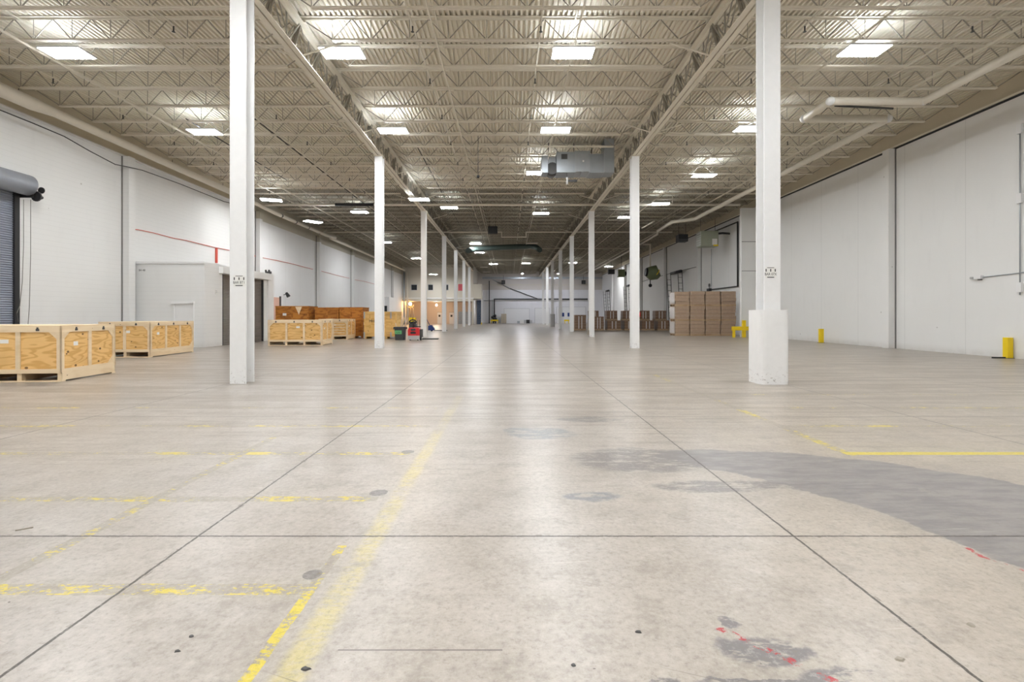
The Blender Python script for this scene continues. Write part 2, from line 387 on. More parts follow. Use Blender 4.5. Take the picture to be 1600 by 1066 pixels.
def lettering(txt, size, parent, loc, rot, mat='text', name='lettering', sx=1.0):
    cu = bpy.data.curves.new(name, 'FONT'); cu.body = txt; cu.size = size; cu.extrude = .001; cu.align_x = 'CENTER'; cu.align_y = 'CENTER'
    cu.materials.append(M[mat]); o = bpy.data.objects.new(name, cu); COL.objects.link(o)
    o.location = loc; o.rotation_euler = rot; o.scale = (sx, 1, 1)
    bpy.context.view_layer.update()
    me = bpy.data.meshes.new_from_object(o.evaluated_get(bpy.context.evaluated_depsgraph_get()))
    bpy.data.objects.remove(o); bpy.data.curves.remove(cu)
    o = link(name, me, parent); o.location = loc; o.rotation_euler = rot; o.scale = (sx, 1, 1)
    return o
ORD = ['first', 'second', 'third', 'fourth', 'fifth', 'sixth', 'seventh', 'eighth', 'ninth', 'tenth']
def nth(i): return ORD[i] if i < 10 else f"{i+1}{'st' if (i+1)%10==1 and i!=10 else 'nd' if (i+1)%10==2 and i!=11 else 'rd' if (i+1)%10==3 and i!=12 else 'th'}"

# ------------------------------------------------------------------ the setting
struct(MB().box(WL - .5, WR + .5, YN - .3, YE + .3, -.3, 0).obj('floor', 'floor'), 'worn concrete floor with faded yellow lines')
struct(MB().box(WL - .4, WL, YN, 33.0, 0, 10.6).obj('wall_left', 'wall_l'))
struct(MB().box(WL - .4, WL, 33.0, YE, 0, 10.6).obj('wall_left_panels', 'wall_lp'))
struct(MB().box(WR, WR + .4, YN, YE, 0, 10.6).obj('wall_right', 'wall_r'))
struct(MB().box(WL - .4, WR + .4, YE, YE + .4, 0, 10.6).obj('wall_back', 'wall_e'))
struct(MB().box(WL - .4, WR + .4, YN - .4, YN, 0, 10.6).obj('wall_front', 'wall_r'))
def deck():
    b = MB(); bm = b.bm; pitch, dep = .1524, .075
    x = WL; prof = []
    while x < WR:
        prof += [(x, ZD), (x + .062, ZD), (x + .078, ZD + dep), (x + .136, ZD + dep)]; x += pitch
    prof.append((x, ZD))
    a = [bm.verts.new((u, YN, v)) for u, v in prof]; c = [bm.verts.new((u, YE, v)) for u, v in prof]
    for i in range(len(prof) - 1): bm.faces.new((a[i], a[i + 1], c[i + 1], c[i]))
    b.box(WL - .4, WR + .6, YN - .4, YE + .4, ZD + dep + .03, ZD + .3)
    return b.obj('ceiling', 'deck')
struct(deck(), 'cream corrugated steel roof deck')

# wall piers, dark joints and ledges
tn = [0]
def trim(b, mat):
    tn[0] += 1; return struct(b.obj(f'trim_{tn[0]}', mat))
for y in COLS[1:]:
    trim(MB().box(WL, WL + .34, y - .2, y + .2, 0, 9.15), 'wall_l' if y < 30 else 'wall_lp')
    trim(MB().box(WL, WL + .05, y - .235, y - .2, 0, 9.15), 'joint')
    trim(MB().box(WR - .34, WR, y - .2, y + .2, 0, 9.5), 'wall_r')
    trim(MB().box(WR - .05, WR, y - .235, y - .2, 0, 9.5), 'joint')
trim(MB().box(WL, WL + .12, YN, 34, 9.14, 9.2), 'white')
trim(MB().box(WR - .10, WR, YN, YE, 9.55, 9.61), 'cream')
trim(MB().box(WR - .03, WR, YN, YE, 9.47, 9.55), 'black')
for y in (14.8,): trim(MB().box(WR - .03, WR, y, y + .05, 0, 9.5), 'wall_r')
# tall boxed chase on the right wall with two panel seams
struct(MB().box(16.73, WR, 35.4, 35.65, 0, 9.3).obj('wall_wing', 'wall_r'))
for z in (4.75, 6.85): trim(MB().box(16.75, WR - .01, 35.385, 35.4, z, z + .04), 'joint')

# ------------------------------------------------------------------ columns
def h_section(h):
    b = MB(); w, d, t = .185, .19, .03
    b.box(-w, w, -d, -d + t, 0, h); b.box(-w, w, d - t, d, 0, h); b.box(-.02, .02, -d + t, d - t, 0, h)
    return b.mesh('shaft', 'col_white')
shaft_me = h_section(9.14)
plate_me = MB().box(-.24, .24, -.24, .24, 9.14, 9.165).mesh('cap_plate', 'cream')
foot_me = MB().box(-.23, .23, -.23, .23, 0, .02).mesh('base_plate', 'dark')
row_words = ['nearest column', 'second column', 'third column', 'fourth column', 'fifth column', 'sixth column', 'seventh column', 'eighth column']
columns = {}
for side, x, word in (('L', XL, 'left'), ('R', XR, 'right')):
    for i, y in enumerate(COLS):
        if side == 'L' and i == 7: continue
        lab = f'white steel column, {row_words[i]} from the camera in the {word} row'
        t = thing('steel_column', lab, 'column', (x, y, 0), group=f'white columns of the {word} row')
        link('shaft', shaft_me, t); link('cap_plate', plate_me, t)
        columns[side, i] = t
columns['L', 0]['label'] = 'nearest white steel column of the left row, with a stencilled plate'
columns['R', 0]['label'] = 'nearest white steel column of the right row, with boxed concrete base'
columns['R', 1]['label'] = 'second white column of the right row, with small red box on it'
columns['R', 5]['label'] = 'far white column of the right row with a grey jacketed base'
def jacket(r, h, mat):
    b = MB(); c = .13; p = []
    for sx, sy, a0 in ((-1, -1, math.pi), (1, -1, 1.5 * math.pi), (1, 1, 0), (-1, 1, .5 * math.pi)):
        for i in range(6):
            a = a0 + i * math.pi / 10; p.append((sx * (r - c) + c * math.cos(a), sy * (r - c) + c * math.sin(a)))
    return b.prism(p, (0, h), 'z').mesh('concrete_jacket', mat)
link('concrete_jacket', jacket(.335, 1.69, 'col_white'), columns['R', 0])
link('concrete_jacket', jacket(.32, 1.75, 'silver'), columns['R', 5])
MB().box(.19, .25, -.12, .10, 1.5, 1.72).obj('red_box', 'red', columns['R', 1])
MB().box(-.3, -.19, -.1, .1, .15, .5).obj('rusted_guard', 'brace', columns['R', 2])
def plate(side, px0, px1, py0, py1, txt):
    d = 11.45 - .19; c = columns[side, 0]; x0, x1 = X_(px0, d) - c.location.x, X_(px1, d) - c.location.x; z0, z1 = Z_(py1, d), Z_(py0, d)
    y = -.19; s = MB().box(x0, x1, y - .004, y, z0, z1).obj('sign_plate', 'paper', c); cx = (x0 + x1) / 2; w = x1 - x0; h = z1 - z0
    m = MB()
    m.box(cx - w * .32, cx + w * .32, y - .006, y - .004, z1 - h * .08, z1 - h * .03)
    m.box(cx - w * .32, cx + w * .32, y - .006, y - .004, z0 + h * .03, z0 + h * .11)
    for q in (-.42, 0, .42): m.box(cx + q * w - .012, cx + q * w + .012, y - .006, y - .004, z1 - h * .42, z1 - h * .17)
    m.obj('plate_marks', 'text', s)
    lettering(txt, .085, s, (cx, y - .006, z0 + h * .34), (math.pi / 2, 0, 0), sx=.85)
plate('L', 364.8, 382.5, 430.5, 447.5, 'BAR BT1')
plate('R', 1195.5, 1212.5, 417.5, 434.5, 'BAR 07X')

# ------------------------------------------------------------------ girder trusses
def girder(x, y0, y1, label, grp):
    t = thing('girder_truss', label, 'truss', (x, y0, 9.165), group=grp); L = y1 - y0; n = max(4, round(L / 1.524)); p = L / n
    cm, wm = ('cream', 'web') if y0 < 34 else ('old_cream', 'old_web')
    b = MB()
    for s in (-1, 1):
        b.box(s * .02, s * .17, .0, L, 0, .025); b.box(s * .02, s * .045, 0, L, .025, .14)
    b.obj('bottom_chord', 'cream', t)
    b = MB()
    for s in (-1, 1):
        b.box(s * .02, s * .19, 0, L, .985, 1.01); b.box(s * .02, s * .045, 0, L, .86, .985)
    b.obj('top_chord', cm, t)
    w = MB()
    for i in range(n):
        a, c = i * p, (i + 1) * p; m = (a + c) / 2
        for s in (-.06, .06):
            w.bar((s, a + .05, .95), (s, m, .08), .05, .02, (1, 0, 0)); w.bar((s, m, .08), (s, c - .05, .95), .05, .02, (1, 0, 0))
        w.bar((0, m, .08), (0, m, .95), .05, .03, (1, 0, 0))
        br = MB()
        for s in (-.05, .05): br.bar((s, c, .93), (s * .8, c - .35, .12), .07, .05, (0, 1, 0))
        br.bar((-.05, c - .17, .53), (.05, c - .17, .53), .05, .05)
        br.obj('web_brace', 'brace', t)
    w.obj('web', wm, t)
    k = MB()
    for i in range(2, n, 4):
        for s in (-1, 1): k.bar((s * .1, i * p, .05), (s * 1.3, i * p, .42), .05, .03)
    k.obj('knee_brace', 'cream', t)
    sc = MB()
    for i in range(n + 1): sc.box(-.24, .24, max(0, i * p - .05), min(L, i * p + .05), 1.01, 1.085)
    sc.obj('joist_seats', 'cream', t)
    return t
ends = COLS + [YE - .4]
for x, word in ((XL, 'left'), (XR, 'right')):
    for i in range(len(COLS)):
        if word == 'left' and i == len(COLS) - 1: continue
        girder(x, ends[i], min(ends[i + 1], 84.9) if word == 'left' else ends[i + 1], f'cream girder truss on the {word} columns, {nth(i)} span from the camera', f'girders of the {word} column row')

# ------------------------------------------------------------------ roof joists
def joist_meshes(L, cm='cream', wm='web'):
    e = 1.0
    top = MB(); bot = MB(); web = MB()
    for s in (-1, 1):
        top.box(.05, L - .05, s * .012, s * .09, -.03, -.004); top.box(.05, L - .05, s * .012, s * .022, -.075, -.03)
        bot.box(e, L - e, s * .012, s * .06, -.70, -.685); bot.box(e, L - e, s * .012, s * .022, -.685, -.63)
    n = 10; p = (L - 2 * e) / (n - 1); r = .017
    xs = [e + i * p for i in range(n)]
    web.tube([(.1, 0, -.06), (xs[0] + .02, 0, -.66)], r, 5)
    for i in range(n - 1):
        m = (xs[i] + xs[i + 1]) / 2
        web.tube([(xs[i], 0, -.665), (m, 0, -.05)], r, 5); web.tube([(m, 0, -.05), (xs[i + 1], 0, -.665)], r, 5)
        web.tube([(xs[i], 0, -.665), (xs[i], 0, -.05)], r * .65, 4)
    web.tube([(L - .1, 0, -.06), (xs[-1] - .02, 0, -.66)], r, 5)
    return top.mesh('top_chord', cm), bot.mesh('bottom_chord', cm), web.mesh('web', wm)
bays = (('left', WL, XL - WL), ('centre', XL, XR - XL), ('right', XR, WR - XR))
for word, x0, L in bays:
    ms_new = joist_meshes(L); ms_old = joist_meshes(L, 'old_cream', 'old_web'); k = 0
    while True:
        y = 11.45 + 1.524 * (k + 1)
        if y > YE - .4 or (word == 'left' and y > 84.5): break
        far = k >= 24
        lab = f'cream open-web roof joist over the {word} aisle, {nth(k)} from the camera' if not far else f'thin distant roof joist deep over the {word} aisle, past the round duct'
        t = thing('roof_joist', lab, 'joist', (x0, y, ZD), group=f'roof joists over the {word} aisle' + (' far off' if far else ''))
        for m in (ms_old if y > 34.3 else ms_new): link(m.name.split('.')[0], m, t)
        k += 1
# bridging rods, sprinkler branches and conduits that run the length of the hall under the roof
for word, x0, L in bays:
    for q, qw in ((1 / 3, 'left-hand third'), (2 / 3, 'right-hand third')):
        x = x0 + L * q; y1 = 84.5 if word == 'left' else YE
        t = thing('joist_bridging', f'thin cream bridging rods tying joists along the {qw} of the {word} aisle roof', 'bridging', (x, 0, 0), group='bridging rods between joists')
        MB().box(-.018, .018, 11, y1, 9.575, 9.6425).obj('lower_rod', 'cream', t)
        MB().box(-.018, .018, 11, y1, 10.235, 10.26).obj('upper_rod', 'cream', t)
for x, w in ((-15.6, 'leftmost, near the left wall pipe'), (-9.4, 'over the left aisle beside the left columns'), (-2.7, 'over the centre aisle, left of its middle'), (.9, 'over the centre aisle, right of its middle'), (8.3, 'over the right aisle beside the right columns'), (13.0, 'over the right aisle near the pipe loop')):
    y1 = 84.4 if x < -6 else 96
    t = thing('sprinkler_pipe', f'cream sprinkler branch pipe {w}', 'sprinkler', (x, 0, 0), group='sprinkler branch pipes')
    MB().tube([(0, 11, 9.70), (0, y1, 9.70)], .028, 8).obj('pipe', 'pipe', t)
    hm = MB().tube([(0, 0, 0), (0, 0, -.05), (0, 0, -.14), (0, 0, -.16)], [.022, .02, .02, .05], 8).mesh('sprinkler_head', 'dark')
    y = 13.8
    while y < 70:
        h = link('sprinkler_head', hm, t); h.location = (0, y, 9.68); y += 3.05
for x, z, y0, y1, w in ((-10.6, 9.76, 20, 60, 'over the left aisle'), (-4.45, 9.76, 24, 60, 'along the lights right of the left girder'), (-13.45, 9.76, 20.5, 30, 'along the lamps nearest the left wall')):
    tag(MB().tube([(x, y0, z), (x, y1, z)], .022, 8).obj('conduit', 'black'), f'thin black conduit under the roof {w}', 'conduit')

# ------------------------------------------------------------------ light fixtures
house_me = MB().box(-.62, .62, -.33, .33, .012, .07).mesh('housing', 'white')
up_me = MB().box(-.5, .5, -.06, .06, .071, .08).mesh('upper_lens', 'lamp_up')
diff_me = {m: MB().box(-.60, .60, -.31, .31, 0, .012).mesh('diffuser', m) for m in ('lamp', 'lamp_dim', 'lamp_warm', 'lamp_off')}
def light(px, py, zh, label, kind='lamp', rz=0.0, group='panel lights under the roof'):
    d = F * zh / (VY - py); x = X_(px, d); z = H + zh
    t = thing('panel_light', label, 'light', (x, d, z), rz, group)
    link('housing', house_me, t); link('diffuser', diff_me[kind], t)
    if kind != 'lamp_off': link('upper_lens', up_me, t)
    top = 9.62 if z < 9.6 else 10.3
    for s in (-.45, .45): MB().tube([(s, 0, .07), (s, 0, max(.12, top - z))], .006, 5).obj('hanger', 'chain', t)
    return t
Z0 = 7.9
LI = [
 (105, 84, 'bright panel light nearest the top corner over the left aisle'),
 (320, 207, 'second panel light from the camera over the left aisle, left of the near column'),
 (535, 84, 'big bright panel light beside the left girder, nearest the camera'),
 (614, 205, 'second panel light beside the left girder, above the second left column'),
 (702, 325, 'white panel light just right of the third left column top'),
 (562, 332, 'panel light over left aisle beside the black pipe sleeve'),
 (895, 84, 'big bright panel light over the centre aisle, nearest on the right of its middle'),
 (868, 204, 'second panel light over the centre aisle, in front of the grey air unit'),
 (840, 271, 'panel light at the left end of the grey air unit'),
 (845, 334, 'panel light under the long cross pipe in the middle of the hall'),
 (1350, 80, 'big bright panel light over the right aisle, nearest the camera'),
 (1173, 202, 'panel light half hidden behind the near right column'),
 (1100, 275, 'third panel light over the right aisle, left of near right column'),
 (1031, 319, 'panel light over the right aisle beside the long cross pipe'),
 (978, 340, 'panel light beside the second right column, partly hidden by it')]
for px, py, lab in LI: light(px, py, Z0, lab)
light(655, 312, 7.2, 'warm-toned panel light left of the third left column top', 'lamp_warm')
light(424, 313, 7.35, 'pendant panel light low by the left wall, right of the near column', rz=.3)
light(489, 347, 7.0, 'tilted pendant panel light low beside left wall pipe', rz=.9)
for px, py, zh, lab in ((743, 381, Z0, 'small far panel light above the curved dark duct'), (749, 395, 8.0, 'far panel light beside the left bend of the dark duct'),
    (771, 413, Z0, 'far panel light left of the hall middle, near end wall'), (822, 412, Z0, 'far panel light right of the hall middle, near end wall'),
    (895, 411, Z0, 'far panel light behind the fourth right column'), (650, 404, Z0, 'far panel light left of the third left column'),
    (602, 379, Z0, 'panel light peeking out behind the second left column'), (677, 429, 6.7, 'far pendant light in front of the white office wall'),
    (951, 417, Z0, 'far panel light by the right wall pipe')):
    light(px, py, zh, lab, 'lamp_dim')
for px, py, lab in ((831, 381, 'unlit panel light above the right part of the dark duct'), (756, 418, 'unlit tan panel light nearest in the dark row by far left girder'), (760, 425.5, 'unlit panel light in the middle of the dark row by far left girder'), (763, 430, 'unlit panel light farthest in the dark row by far left girder')):
    light(px, py, Z0, lab, 'lamp_off')
for px, lab in ((816, 'round glaring lamp in the middle of the far roof'), (872, 'round glaring lamp behind the fifth right column')):
    d = F * 7.7 / (VY - 428); t = thing('round_lamp', lab, 'light', (X_(px, d), d, H + 7.7))
    MB().tube([(0, 0, .45), (0, 0, .4), (0, 0, .25), (0, 0, .02)], [.05, .12, .14, .3], 14).obj('lamp_shade', 'silver', t)
    MB().sphere((0, 0, .08), .2, .6).obj('bulb', 'lamp_star', t)
    MB().tube([(0, 0, .45), (0, 0, .95)], .015, 6).obj('hanger', 'dark', t)
# fixtures that go on over the near part of the hall, above and behind the camera
for x in (-13.3, -5.0, 2.0, 10.6):
    for y in (8.4, 2.0, -4.5, -11.0):
        t = thing('panel_light', 'panel light above the near floor, out of the photo over the camera', 'light', (x, y, H + Z0), group='panel lights over the near floor')
        link('housing', house_me, t); link('diffuser', diff_me['lamp'], t); link('upper_lens', up_me, t)
        for q in (-.45, .45): MB().tube([(q, 0, .07), (q, 0, 10.3 - H - Z0)], .006, 5).obj('hanger', 'chain', t)

# ------------------------------------------------------------------ pipes
def pipe(name, pts, r, label, cat='pipe', mat='pipe', n=14):
    return tag(MB().tube(pts, r, n).obj(name, mat), label, cat)
ZP = H + 7.6
t = thing('insulated_pipe', 'fat cream insulated pipe stepping in a square loop along the right wall', 'pipe', (0, 0, 0))
run = [(14.7, 8, ZP), (14.7, 17.45, ZP), (11.4, 17.45, ZP), (11.4, 19.0, ZP), (14.65, 19.0, ZP), (14.65, 38.8, ZP), (13.25, 40.0, ZP), (13.4, 44.2, ZP)]
MB().tube(run, .125, 16).obj('insulation', 'pipe', t)
MB().tube([(13.4, 44.2, ZP), (13.9, 46.0, ZP), (14.2, 60, ZP), (14.3, 84, ZP)], .09, 12).obj('pipe', 'pipe', t)
for p in run[1:5]: MB().sphere(p, .15).obj('elbow_cover', 'white', t)
for y in (12.5, 22, 26, 30, 34): MB().tube([(14.68, y, ZP + .12), (14.68, y, 9.62)], .01, 5).obj('hanger', 'dark', t)
MB().tube([(11.9, 17.95, ZP + .05), (14.2, 18.2, ZP + .05)], .04, 8).obj('bare_pipe', 'dark', t)
t = thing('insulated_pipe', 'fat cream pipe running along the top of the left wall', 'pipe', (0, 0, 0))
MB().tube([(-17.45, 4, 9.32), (-17.45, 18.0, 9.32), (-17.45, 18.9, 9.36), (-17.4, 33.4, 9.28)], [.24, .24, .17, .17], 16).obj('insulation', 'pipe', t)
MB().tube([(-17.4, 33.4, 9.28), (-17.35, 36.5, 9.16), (-17.3, 46.6, 9.16), (-17.0, 48.2, 9.2), (-17.6, 48.6, 9.2), (-17.5, 60, 9.16), (-17.5, 83, 9.16)], .13, 14).obj('pipe', 'pipe', t)
for y in (13, 17.5, 21.5, 25.5, 30): MB().tube([(-17.43, y, 9.45), (-17.43, y, 9.64)], .012, 5).obj('hanger', 'dark', t)
for y in (37.5, 40, 42.5, 45): MB().tube([(-17.33, y - .06, 9.16), (-17.33, y + .06, 9.16)], .145, 14).obj('pipe_strap', 'dark', t)
t = thing('cross_main_pipe', 'long cream sprinkler main crossing the whole hall, nearer of two', 'pipe', (0, 34.9, 9.42))
MB().tube([(-17.6, 0, 0), (16.4, 0, 0)], .085, 12).obj('pipe', 'pipe', t)
MB().tube([(X_(524, 34.9), 0, 0), (X_(584, 34.9), 0, 0)], .11, 12).obj('black_sleeve', 'black', t)
for x in (-14.6, -11.1, -7.6, -2.4, 2.2, 8.5, 11.6): MB().tube([(x, 0, .07), (x, 0, .6)], .02, 6).obj('hanger', 'black' if x == -11.1 else 'pipe', t)
t = thing('cross_main_pipe', 'cream cross pipe with a square drop loop, farther of two', 'pipe', (0, 46.4, 9.42))
MB().tube([(X_(505, 46.4), 0, 0), (X_(775, 46.4), 0, 0), (X_(784, 46.4), 0, 0), (X_(784, 46.4), -.05, -.47), (X_(822, 46.4), -.05, -.47), (X_(822, 46.4), 0, 0), (15.4, 0, 0)], .07, 10).obj('pipe', 'pipe', t)
for x in (-11, -7.4, 4.2, 9.2): MB().tube([(x, 0, .07), (x, 0, .55)], .014, 6).obj('hanger', 'pipe', t)
pipe('roof_pipe', [(X_(1003, 42), 42.0, 9.0), (X_(1017, 42), 41.0, 9.42)], .06, 'short slanting cream pipe stub beside the second right column', n=10)
for y, w in ((58, 'nearer the curved duct'), (70, 'nearer the end wall')):
    pipe('cross_pipe', [(-6, y, 9.45), (15, y, 9.45)], .045, f'thin cream cross pipe far down the hall, {w}', n=8)
# black cable sagging on the left wall
cab = []
for px, py in ((0, 172), (50, 192), (100, 213), (140, 236), (180, 257), (200, 261), (222, 266), (280, 287), (350, 315), (362, 318)):
    d = F * 18.0 / (VX - px); cab.append((-18.0, d, Z_(py, d)))
pipe('sagging_cable', cab, .022, 'black cable sagging along the top of the left wall', 'cable', 'black', 6)
for i, p in enumerate(cab[2:9:3]): pass
# red tube line on the left wall
def red_run(seg, label):
    pts = []
    for px, py in seg:
        d = F * 18.36 / (VX - px); pts.append((-18.36, d, Z_(py, d)))
    return pipe('red_tube', pts, .019, label, 'tube', 'redline', 6)
red_run([(199, 357), (216, 359), (240, 364), (270, 372), (292, 376), (312, 381), (337, 387), (363, 392), (402, 401)], 'thin red tube running along the left wall above the block hut')
red_run([(411, 403), (432, 407), (455, 412), (489, 421)], 'thin red tube on left wall past the hut, nearer stretch')
red_run([(499, 423), (525, 430), (546, 435)], 'thin red tube on left wall, middle stretch between piers')
red_run([(553, 437), (570, 440), (585, 444)], 'thin red tube on left wall, farthest stretch by the second column')
d = F * 18.34 / (VX - 338.5)
tag(MB().box(-18.39, -18.31, d - .07, d + .07, Z_(411, d), Z_(388, d)).obj('red_riser', 'redline'), 'short red vertical bar on left wall above the hut roof', 'pipe')

# ------------------------------------------------------------------ rolling door at the left edge
def shutter(b, x, y0, y1, z1, out, pitch=.085):
    prof = [(x, 0.0)]; z = 0.0
    while z < z1:
        prof += [(x + out * .012, z + pitch * .15), (x + out * .03, z + pitch * .5), (x + out * .012, z + pitch * .85), (x, z + pitch)]; z += pitch
    prof += [(x - out * .03, z), (x - out * .03, 0)]
    b.prism([(u, v) for u, v in prof], (y0, y1), 'y')
    return b
t = thing('rolling_door', 'tall blue-grey rolling steel door at the left edge of the left wall', 'door', (0, 0, 0))
shutter(MB(), WL + .06, 12.0, 18.2, 6.2, 1).obj('door_curtain', 'shutter', t)
MB().box(WL + .002, WL + .16, 18.18, 18.36, 0, 6.2).obj('guide_rail', 'black', t)
MB().box(WL + .002, WL + .16, 11.9, 12.02, 0, 6.2).obj('guide_rail', 'black', t)
MB().tube([(-17.98, 11.9, 6.43), (-17.98, 18.42, 6.43), (-17.98, 18.46, 6.43)], [.38, .38, .33], 28).obj('barrel_hood', 'barrel', t)
MB().box(WL + .002, -17.8, 18.4, 18.46, 5.98, 6.5).obj('bracket_plate', 'black', t)
h = MB()
h.tube([(-17.78, 18.5, 6.05), (-17.78, 18.56, 6.05)], .17, 18).tube([(-17.78, 18.56, 6.05), (-17.78, 18.75, 6.05)], .06, 10)
for i in range(18):
    a = i * math.pi / 9; h.box(-17.78 + .17 * math.cos(a) - .02, -17.78 + .17 * math.cos(a) + .02, 18.5, 18.56, 6.05 + .17 * math.sin(a) - .02, 6.05 + .17 * math.sin(a) + .02)
h.tube([(-17.7, 18.62, 6.3), (-17.7, 18.66, 6.3)], .12, 16)
h.obj('chain_hoist', 'black', t)
def dpt(px, py, x): d = F * -x / (VX - px); return (x, d, Z_(py, d))
cp = [dpt(37, 312, -17.8), dpt(37, 380, -17.85), dpt(35, 440, -18.0), dpt(31, 478, -18.15), dpt(26, 490, -18.25), dpt(28, 503, -18.25)]
cq = [dpt(48, 312, -17.75), dpt(48, 400, -17.8), dpt(46, 480, -17.95), dpt(44, 507, -18.0)]
MB().tube(cp, .012, 5).obj('hand_chain', 'chain', t); MB().tube(cq, .012, 5).obj('hand_chain', 'chain', t)

# ------------------------------------------------------------------ block hut on the left
HX, HY0, HY1, HZ = -14.9, 24.1, 31.0, 4.17
struct(MB().box(WL, HX, HY0, HY0 + .2, 0, HZ).obj('wall_hut_front', 'hut'))
w = MB(); w.box(HX - .2, HX, HY0 + .2, 25.6, 0, HZ); w.box(HX - .2, HX, 29.95, HY1, 0, HZ); w.box(HX - .2, HX, 25.6, 29.95, 3.72, HZ)
struct(w.obj('wall_hut_side', 'hut'))
struct(MB().box(WL, HX - .2, HY1 - .2, HY1, 0, HZ).obj('wall_hut_rear', 'hut'))
struct(MB().box(WL, HX - .2, HY0 + .2, HY1 - .2, HZ - .12, HZ).obj('ceiling_hut', 'white'))
trim(MB().box(WL, HX + .03, HY0 - .05, HY0, HZ - .06, HZ + .03), 'white')
trim(MB().box(HX, HX + .22, 25.3, 30.5, 3.74, 4.08), 'white')
trim(MB().box(HX, HX + .1, 30.3, HY1, 0, 4.12), 'white')
t = thing('rolling_door', 'brown-grey rolling door in the side of the white block hut', 'door', (0, 0, 0))
shutter(MB(), HX - .12, 25.61, 29.94, 3.7, 1, .07).obj('door_curtain', 'brown_shutter', t)
MB().box(HX - .11, HX - .02, 29.85, 29.94, 0, 3.71).obj('guide_rail', 'black', t)
MB().box(HX - .11, HX - .02, 25.61, 25.7, 0, 3.71).obj('guide_rail', 'black', t)
x0, x1 = X_(274, HY0), X_(302, HY0)
dr = struct(MB().box(x0, x1, HY0 - .03, HY0, 0, 2.14).obj('door_1', 'white'), 'white door in the hut front')
f = MB(); f.box(x0 - .09, x0, HY0 - .06, HY0, 0, 2.14).box(x1, x1 + .05, HY0 - .06, HY0, 0, 2.14).box(x0 - .14, x1 + .08, HY0 - .12, HY0, 2.14, 2.25)
f.obj('door_frame', 'white', dr)
lettering('84 48', .14, bpy.data.objects['wall_hut_front'], (X_(222, HY0), HY0 - .004, Z_(422.5, HY0)), (math.pi / 2, 0, 0), name='stencilled_number')
d = 25.0
t = thing('wall_sign', 'tiny grey square sign on the hut side left of its door', 'sign', (HX + .012, 25.05, Z_(456, 25.05)))
MB().box(-.01, .01, -.09, .09, -.1, .1).obj('sign_plate', 'paper', t)
m = MB()
for i in range(3): m.box(.01, .012, -.06, .06, -.06 + i * .05, -.04 + i * .05)
m.obj('sign_marks', 'grey', t)
t = thing('emergency_light', 'dark twin emergency light on top of the block hut end', 'light', (HX - .1, 30.7, HZ))
MB().box(-.17, .17, -.08, .08, 0, .14).obj('case', 'dark', t); MB().tube([(-.1, -.08, .18), (-.1, -.14, .18)], .06, 10).obj('lamp_head', 'dark', t); MB().tube([(.1, -.08, .18), (.1, -.14, .18)], .06, 10).obj('lamp_head', 'dark', t)
t = thing('wall_lamp', 'black lamp on a bracket on the left wall above stained crates', 'lamp', (WL, 40.2, Z_(461, 40.2)))
MB().tube([(0, 0, 0), (.3, 0, .08)], .03, 8).obj('bracket', 'black', t); MB().tube([(.22, 0, .18), (.42, 0, -.14)], [.1, .16], 12).obj('lamp_shade', 'black', t)
dr = struct(MB().box(WL + .002, WL + .03, 38.2, 39.4, 0, 3.0).obj('door_2', 'lit_pink'), 'pinkish doorway behind the crates, warm light put into its colour')
MB().box(WL + .03, WL + .12, 39.4, 39.55, 0, 3.1).obj('door_frame', 'dark', dr)

